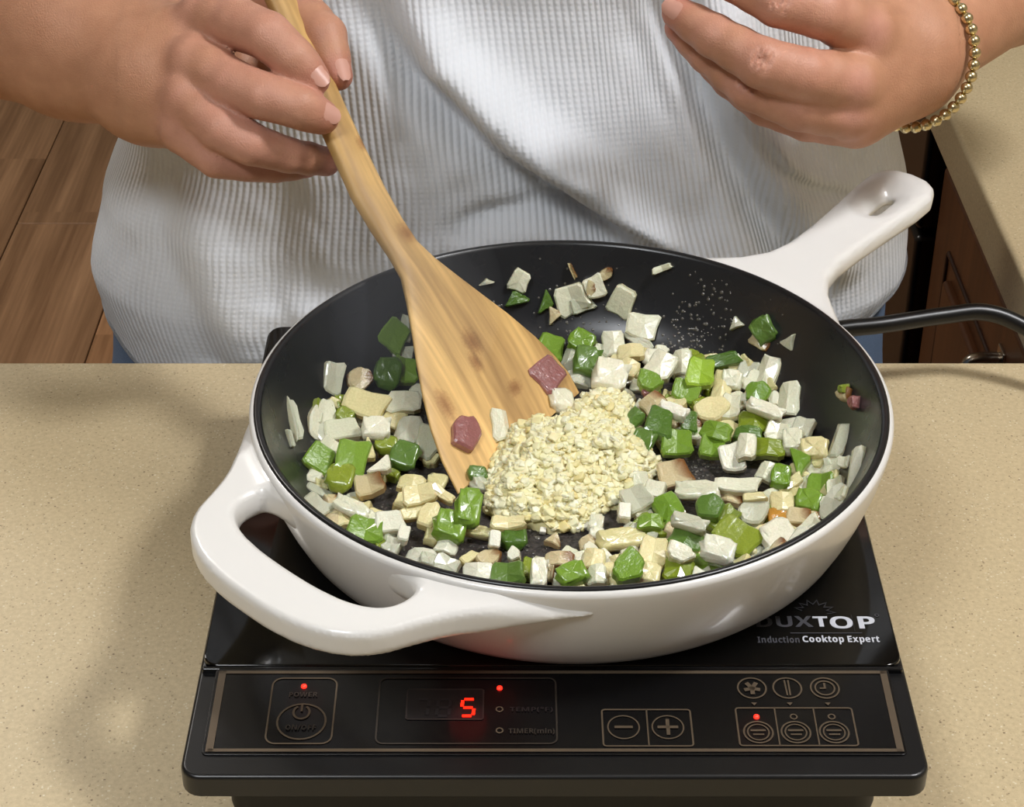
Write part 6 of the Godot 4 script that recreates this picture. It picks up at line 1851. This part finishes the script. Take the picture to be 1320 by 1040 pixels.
		["gr", V(-0.0687, 0.0738, -0.1261), V(-0.11, 0.96, 0.27), V(0.0081, 0.0094, 0.0065), 33, "@rim"],
		["yh", V(-0.0901, 0.0725, -0.1564), V(0.02, 1.00, -0.05), V(0.0100, 0.0142, 0.0060), 40, "@rim"],
		["gh", V(-0.0881, 0.0725, -0.1636), V(0.11, 0.90, 0.43), V(0.0097, 0.0066, 0.0060), -10, "@rim"],
		["gr", V(-0.0528, 0.0738, -0.1165), V(0.01, 0.96, 0.27), V(0.0069, 0.0069, 0.0065), 20, "@rim"],
		["yr", V(-0.1037, 0.0744, -0.1708), V(0.35, 0.88, 0.32), V(0.0072, 0.0054, 0.0065), 8, "@rim"],
		["yq", V(-0.0925, 0.0724, -0.1473), V(0.22, 0.97, 0.09), V(0.0103, 0.0096, 0.0048), -23, "@rim"],
		["yq", V(-0.0830, 0.0720, -0.1411), V(0.01, 0.99, 0.17), V(0.0084, 0.0091, 0.0048), -37, "@rim"],
		["oq", V(-0.0793, 0.0720, -0.1381), V(0.12, 0.92, 0.38), V(0.0063, 0.0068, 0.0048), -32, "@rim"],
		["yq", V(-0.0775, 0.0723, -0.1478), V(-0.09, 0.91, 0.39), V(0.0090, 0.0088, 0.0048), 22, "@rim"],
		["br", V(-0.0978, 0.0735, -0.1594), V(0.29, 0.96, 0.05), V(0.0077, 0.0070, 0.0065), -21, "@rim"],
		["Yh", V(-0.0738, 0.0725, -0.1282), V(0.07, 0.94, 0.32), V(0.0064, 0.0073, 0.0060), -11, "@rim"],
		["oq", V(-0.0980, 0.0734, -0.1527), V(0.34, 0.92, 0.20), V(0.0068, 0.0062, 0.0048), 3, "@rim"],
		["or", V(-0.0813, 0.0738, -0.1458), V(-0.10, 0.92, 0.38), V(0.0103, 0.0073, 0.0065), -28, "@rim"],
	]

func garlic() -> void:
	var outline := [P(0.0159, -0.25), P(0.033, -0.25), P(0.0411, -0.2445), P(0.0389, -0.2309), P(0.0423, -0.2111), P(0.0478, -0.192), P(0.0477, -0.1797), P(0.0361, -0.1617), P(0.0183, -0.1547), P(0.0111, -0.1443), P(-0.0028, -0.1409), P(-0.02, -0.1466), P(-0.0298, -0.1558), P(-0.0314, -0.1766), P(-0.0282, -0.2015), P(-0.0202, -0.2163), P(-0.0016, -0.2256), P(0.0118, -0.239)]
	var r := RandomNumberGenerator.new()
	r.seed = 5
	var ns := FastNoiseLite.new()
	ns.seed = 3
	ns.frequency = 28.0
	chunk("r", 2)
	var grain: Bag = shapes["r2"]
	var b := Bag.new()
	b.v = grain.v; b.n = grain.n; b.u = grain.u; b.i = grain.i
	b.c = grain.c.duplicate()
	b.c.fill(Color.WHITE)
	var m := mat(Color(1, 1, 1), 0.42)
	m.vertex_color_use_as_albedo = true
	m.subsurf_scatter_enabled = true
	m.subsurf_scatter_strength = 0.1
	var height := func(p: Vector2) -> float:
		var d := poly_distance(p, outline) + ns.get_noise_2d(p.x, p.y) * 0.003
		if d > 0.0: return -0.004
		return 0.0175 * (1.0 - exp(d / 0.010)) * (0.82 + 0.55 * ns.get_noise_2d(p.x + 3.0, p.y) + 0.30 * ns.get_noise_2d(p.x * 3.2, p.y * 3.2 + 7.0))
	var mound := Bag.new()
	var mx := 88
	var mz := 118
	for z in mz:
		for x in mx:
			var p := P(-0.036 + x * 0.001, -0.255 + z * 0.001)
			var q := V(p.x + 0.003, 0.0705 + height.call(p), p.y)
			var gx: float = height.call(p + P(0.001, 0)) - height.call(p - P(0.001, 0))
			var gz: float = height.call(p + P(0, 0.001)) - height.call(p - P(0, 0.001))
			mound.vert(q, V(-gx / 0.002, 1, -gz / 0.002).normalized(), Vector2.ZERO, lin(Color(0.90, 0.85, 0.64)))
	for z in mz - 1:
		for x in mx - 1:
			var o := z * mx + x
			if maxf(maxf(mound.v[o].y, mound.v[o + 1].y), maxf(mound.v[o + mx].y, mound.v[o + mx + 1].y)) < 0.0685: continue
			mound.quad(o, o + 1, o + mx + 1, o + mx)
	var whole := put("minced_garlic", mound.mesh(), m)
	tag(whole, "pale yellow heap of minced garlic in the middle of the skillet by the blade", "garlic")
	whole.set_meta("kind", "stuff")
	var mm := MultiMesh.new()
	mm.transform_format = MultiMesh.TRANSFORM_3D
	mm.use_colors = true
	mm.mesh = b.mesh()
	mm.instance_count = 1700
	for k in mm.instance_count:
		var p := Vector2.ZERO
		var d := 1.0
		while d > -0.0005:
			p = P(r.randf_range(-0.036, 0.05), r.randf_range(-0.254, -0.139))
			d = poly_distance(p, outline) + ns.get_noise_2d(p.x, p.y) * 0.003
		var s := r.randf_range(0.0028, 0.0050)
		var q := Basis.from_euler(V(r.randf_range(-0.6, 0.6), r.randf() * TAU, r.randf_range(-0.6, 0.6))) * Basis.from_scale(V(s * r.randf_range(0.8, 1.4), s * r.randf_range(0.45, 0.8), s))
		mm.set_instance_transform(k, Transform3D(q, V(p.x + 0.003, 0.0706 + maxf(height.call(p), 0.001) + r.randf_range(-0.0006, 0.0014), p.y)))
		var c := Color(0.92, 0.88, 0.67).lerp(Color(0.94, 0.92, 0.80), r.randf()).lerp(Color(0.88, 0.79, 0.50), pow(r.randf(), 5.0) * 0.7)
		mm.set_instance_color(k, lin(c))
	var o := MultiMeshInstance3D.new()
	o.name = "grain"
	o.multimesh = mm
	o.material_override = m
	o.set_meta("kind", "stuff")
	whole.add_child(o, true)
	# single crumbs that rolled off its lower edge
	var cm := mat(Color(0.94, 0.93, 0.87), 0.4)
	chunk("c", 0)
	var cube: Bag = shapes["c0"]
	var cb := Bag.new()
	cb.v = cube.v; cb.n = cube.n; cb.u = cube.u; cb.i = cube.i; cb.c = cube.c.duplicate()
	var cmesh := cb.mesh()
	for q in crumbs():
		var e := put("garlic_crumb", cmesh, cm)
		e.transform = Transform3D(Basis.from_euler(V(r.randf() * 0.5, r.randf() * 3.0, r.randf() * 0.5)) * Basis.from_scale(Vector3.ONE * q.z), V(q.x, 0.0702 + q.z * 0.5, q.y))
		tag(e, "tiny white garlic crumb on the bare pan at the foot of the garlic heap", "garlic", "loose garlic crumbs")

func crumbs() -> Array:
	return [
		V(0.0053, -0.1505, 0.0040),
		V(0.0089, -0.1540, 0.0030),
		V(0.0119, -0.1482, 0.0030),
		V(0.0155, -0.1528, 0.0034),
		V(0.0199, -0.1494, 0.0037),
		V(0.0128, -0.1436, 0.0030),
		V(0.0166, -0.1448, 0.0027),
		V(0.0094, -0.1465, 0.0027),
		V(0.0035, -0.1459, 0.0027),
		V(0.0218, -0.1551, 0.0030),
		V(-0.0158, -0.1505, 0.0034),
		V(-0.0028, -0.1413, 0.0027),
		V(0.0496, -0.1640, 0.0027),
		V(0.0459, -0.1610, 0.0030),
	]

func droplets() -> void:
	var r := RandomNumberGenerator.new()
	r.seed = 8
	var mm := MultiMesh.new()
	mm.transform_format = MultiMesh.TRANSFORM_3D
	var sp := SphereMesh.new()
	sp.radius = 1.0
	sp.height = 2.0
	sp.radial_segments = 10
	sp.rings = 6
	mm.mesh = sp
	var spots := [
		[0.0791, -0.2884, 0.0155, 130],
		[0.0697, -0.2881, 0.0104, 60],
		[0.0659, -0.2985, 0.0207, 50],
		[0.0133, -0.3051, 0.0086, 30],
		[0.0212, -0.3084, 0.0207, 25],
		[-0.0244, -0.3006, 0.0086, 20],
		[-0.0046, -0.3125, 0.0207, 20],
		[0.0703, -0.1936, 0.0104, 50],
		[0.0823, -0.2062, 0.0138, 40],
		[0.0520, -0.1905, 0.0086, 25],
		[-0.0643, -0.1343, 0.0104, 20],
		[-0.0131, -0.1318, 0.0173, 40],
		[-0.0369, -0.1289, 0.0138, 30],
		[-0.0801, -0.1691, 0.0173, 30],
		[-0.0513, -0.1516, 0.0173, 40],
		[0.1126, -0.2630, 0.0138, 15],
		[0.0311, -0.3027, 0.0138, 20],
	]
	var list := []
	for s in spots:
		for k in int(s[3]):
			var a := r.randf() * TAU
			var q := sqrt(r.randf())
			var p: Vector3 = V(s[0], 0, s[1]) + V(cos(a), 0, sin(a)) * q * s[2]
			var rr := P(p.x - PAN.x, p.z - PAN.z).length()
			if rr > 0.136: continue
			var y := inside_height(rr)
			var sl := (inside_height(rr + 0.002) - inside_height(rr - 0.002)) / 0.004
			var dd := P(p.x - PAN.x, p.z - PAN.z) / maxf(rr, 0.001)
			var n := V(-sl * dd.x, 1, -sl * dd.y).normalized()
			var x := n.cross(V(0, 0, 1)).normalized()
			var size := r.randf_range(0.0003, 0.0009) * (1.6 if r.randf() < 0.1 else 1.0)
			list.append(Transform3D(Basis(x * size, n * size * 0.55, x.cross(n) * size), V(p.x, y, p.z)))
	mm.instance_count = list.size()
	for k in list.size(): mm.set_instance_transform(k, list[k])
	var o := MultiMeshInstance3D.new()
	o.name = "oil_droplets"
	o.multimesh = mm
	var m := mat(Color(0.34, 0.33, 0.31), 0.05, 0.0, 1.0)
	o.material_override = m
	add_child(o)
	tag(o, "glinting droplets of oil spattered over the black inside of the skillet", "oil")
	o.set_meta("kind", "stuff")

func inside_height(r: float) -> float:
	var rs := [0.0, 0.100, 0.108, 0.114, 0.120, 0.1255, 0.131, 0.1348, 0.137, 0.2]
	var ys := [0.070, 0.070, 0.0712, 0.0738, 0.079, 0.0865, 0.098, 0.109, 0.1155, 0.118]
	for k in rs.size() - 1:
		if r <= rs[k + 1]: return lerpf(ys[k], ys[k + 1], (r - rs[k]) / (rs[k + 1] - rs[k]))
	return 0.118

func steam() -> void:
	var t := thing("steam", "faint wisp of steam rising from the left of the skillet", "steam", V(-0.075, 0.075, -0.25))
	t.set_meta("kind", "stuff")
	var m := FogMaterial.new()
	m.albedo = Color(0.95, 0.95, 0.96)
	m.density = 0.75
	for w in [[V(0.0, 0.05, -0.005), V(0.11, 0.11, 0.10)], [V(-0.012, 0.06, -0.015), V(0.085, 0.12, 0.08)], [V(0.012, 0.045, 0.01), V(0.08, 0.085, 0.075)], [V(-0.005, 0.075, -0.012), V(0.055, 0.13, 0.05)]]:
		var f := FogVolume.new()
		f.name = "wisp"
		f.shape = RenderingServer.FOG_VOLUME_SHAPE_ELLIPSOID
		f.size = w[1]
		f.position = w[0]
		f.material = m
		t.add_child(f, true)
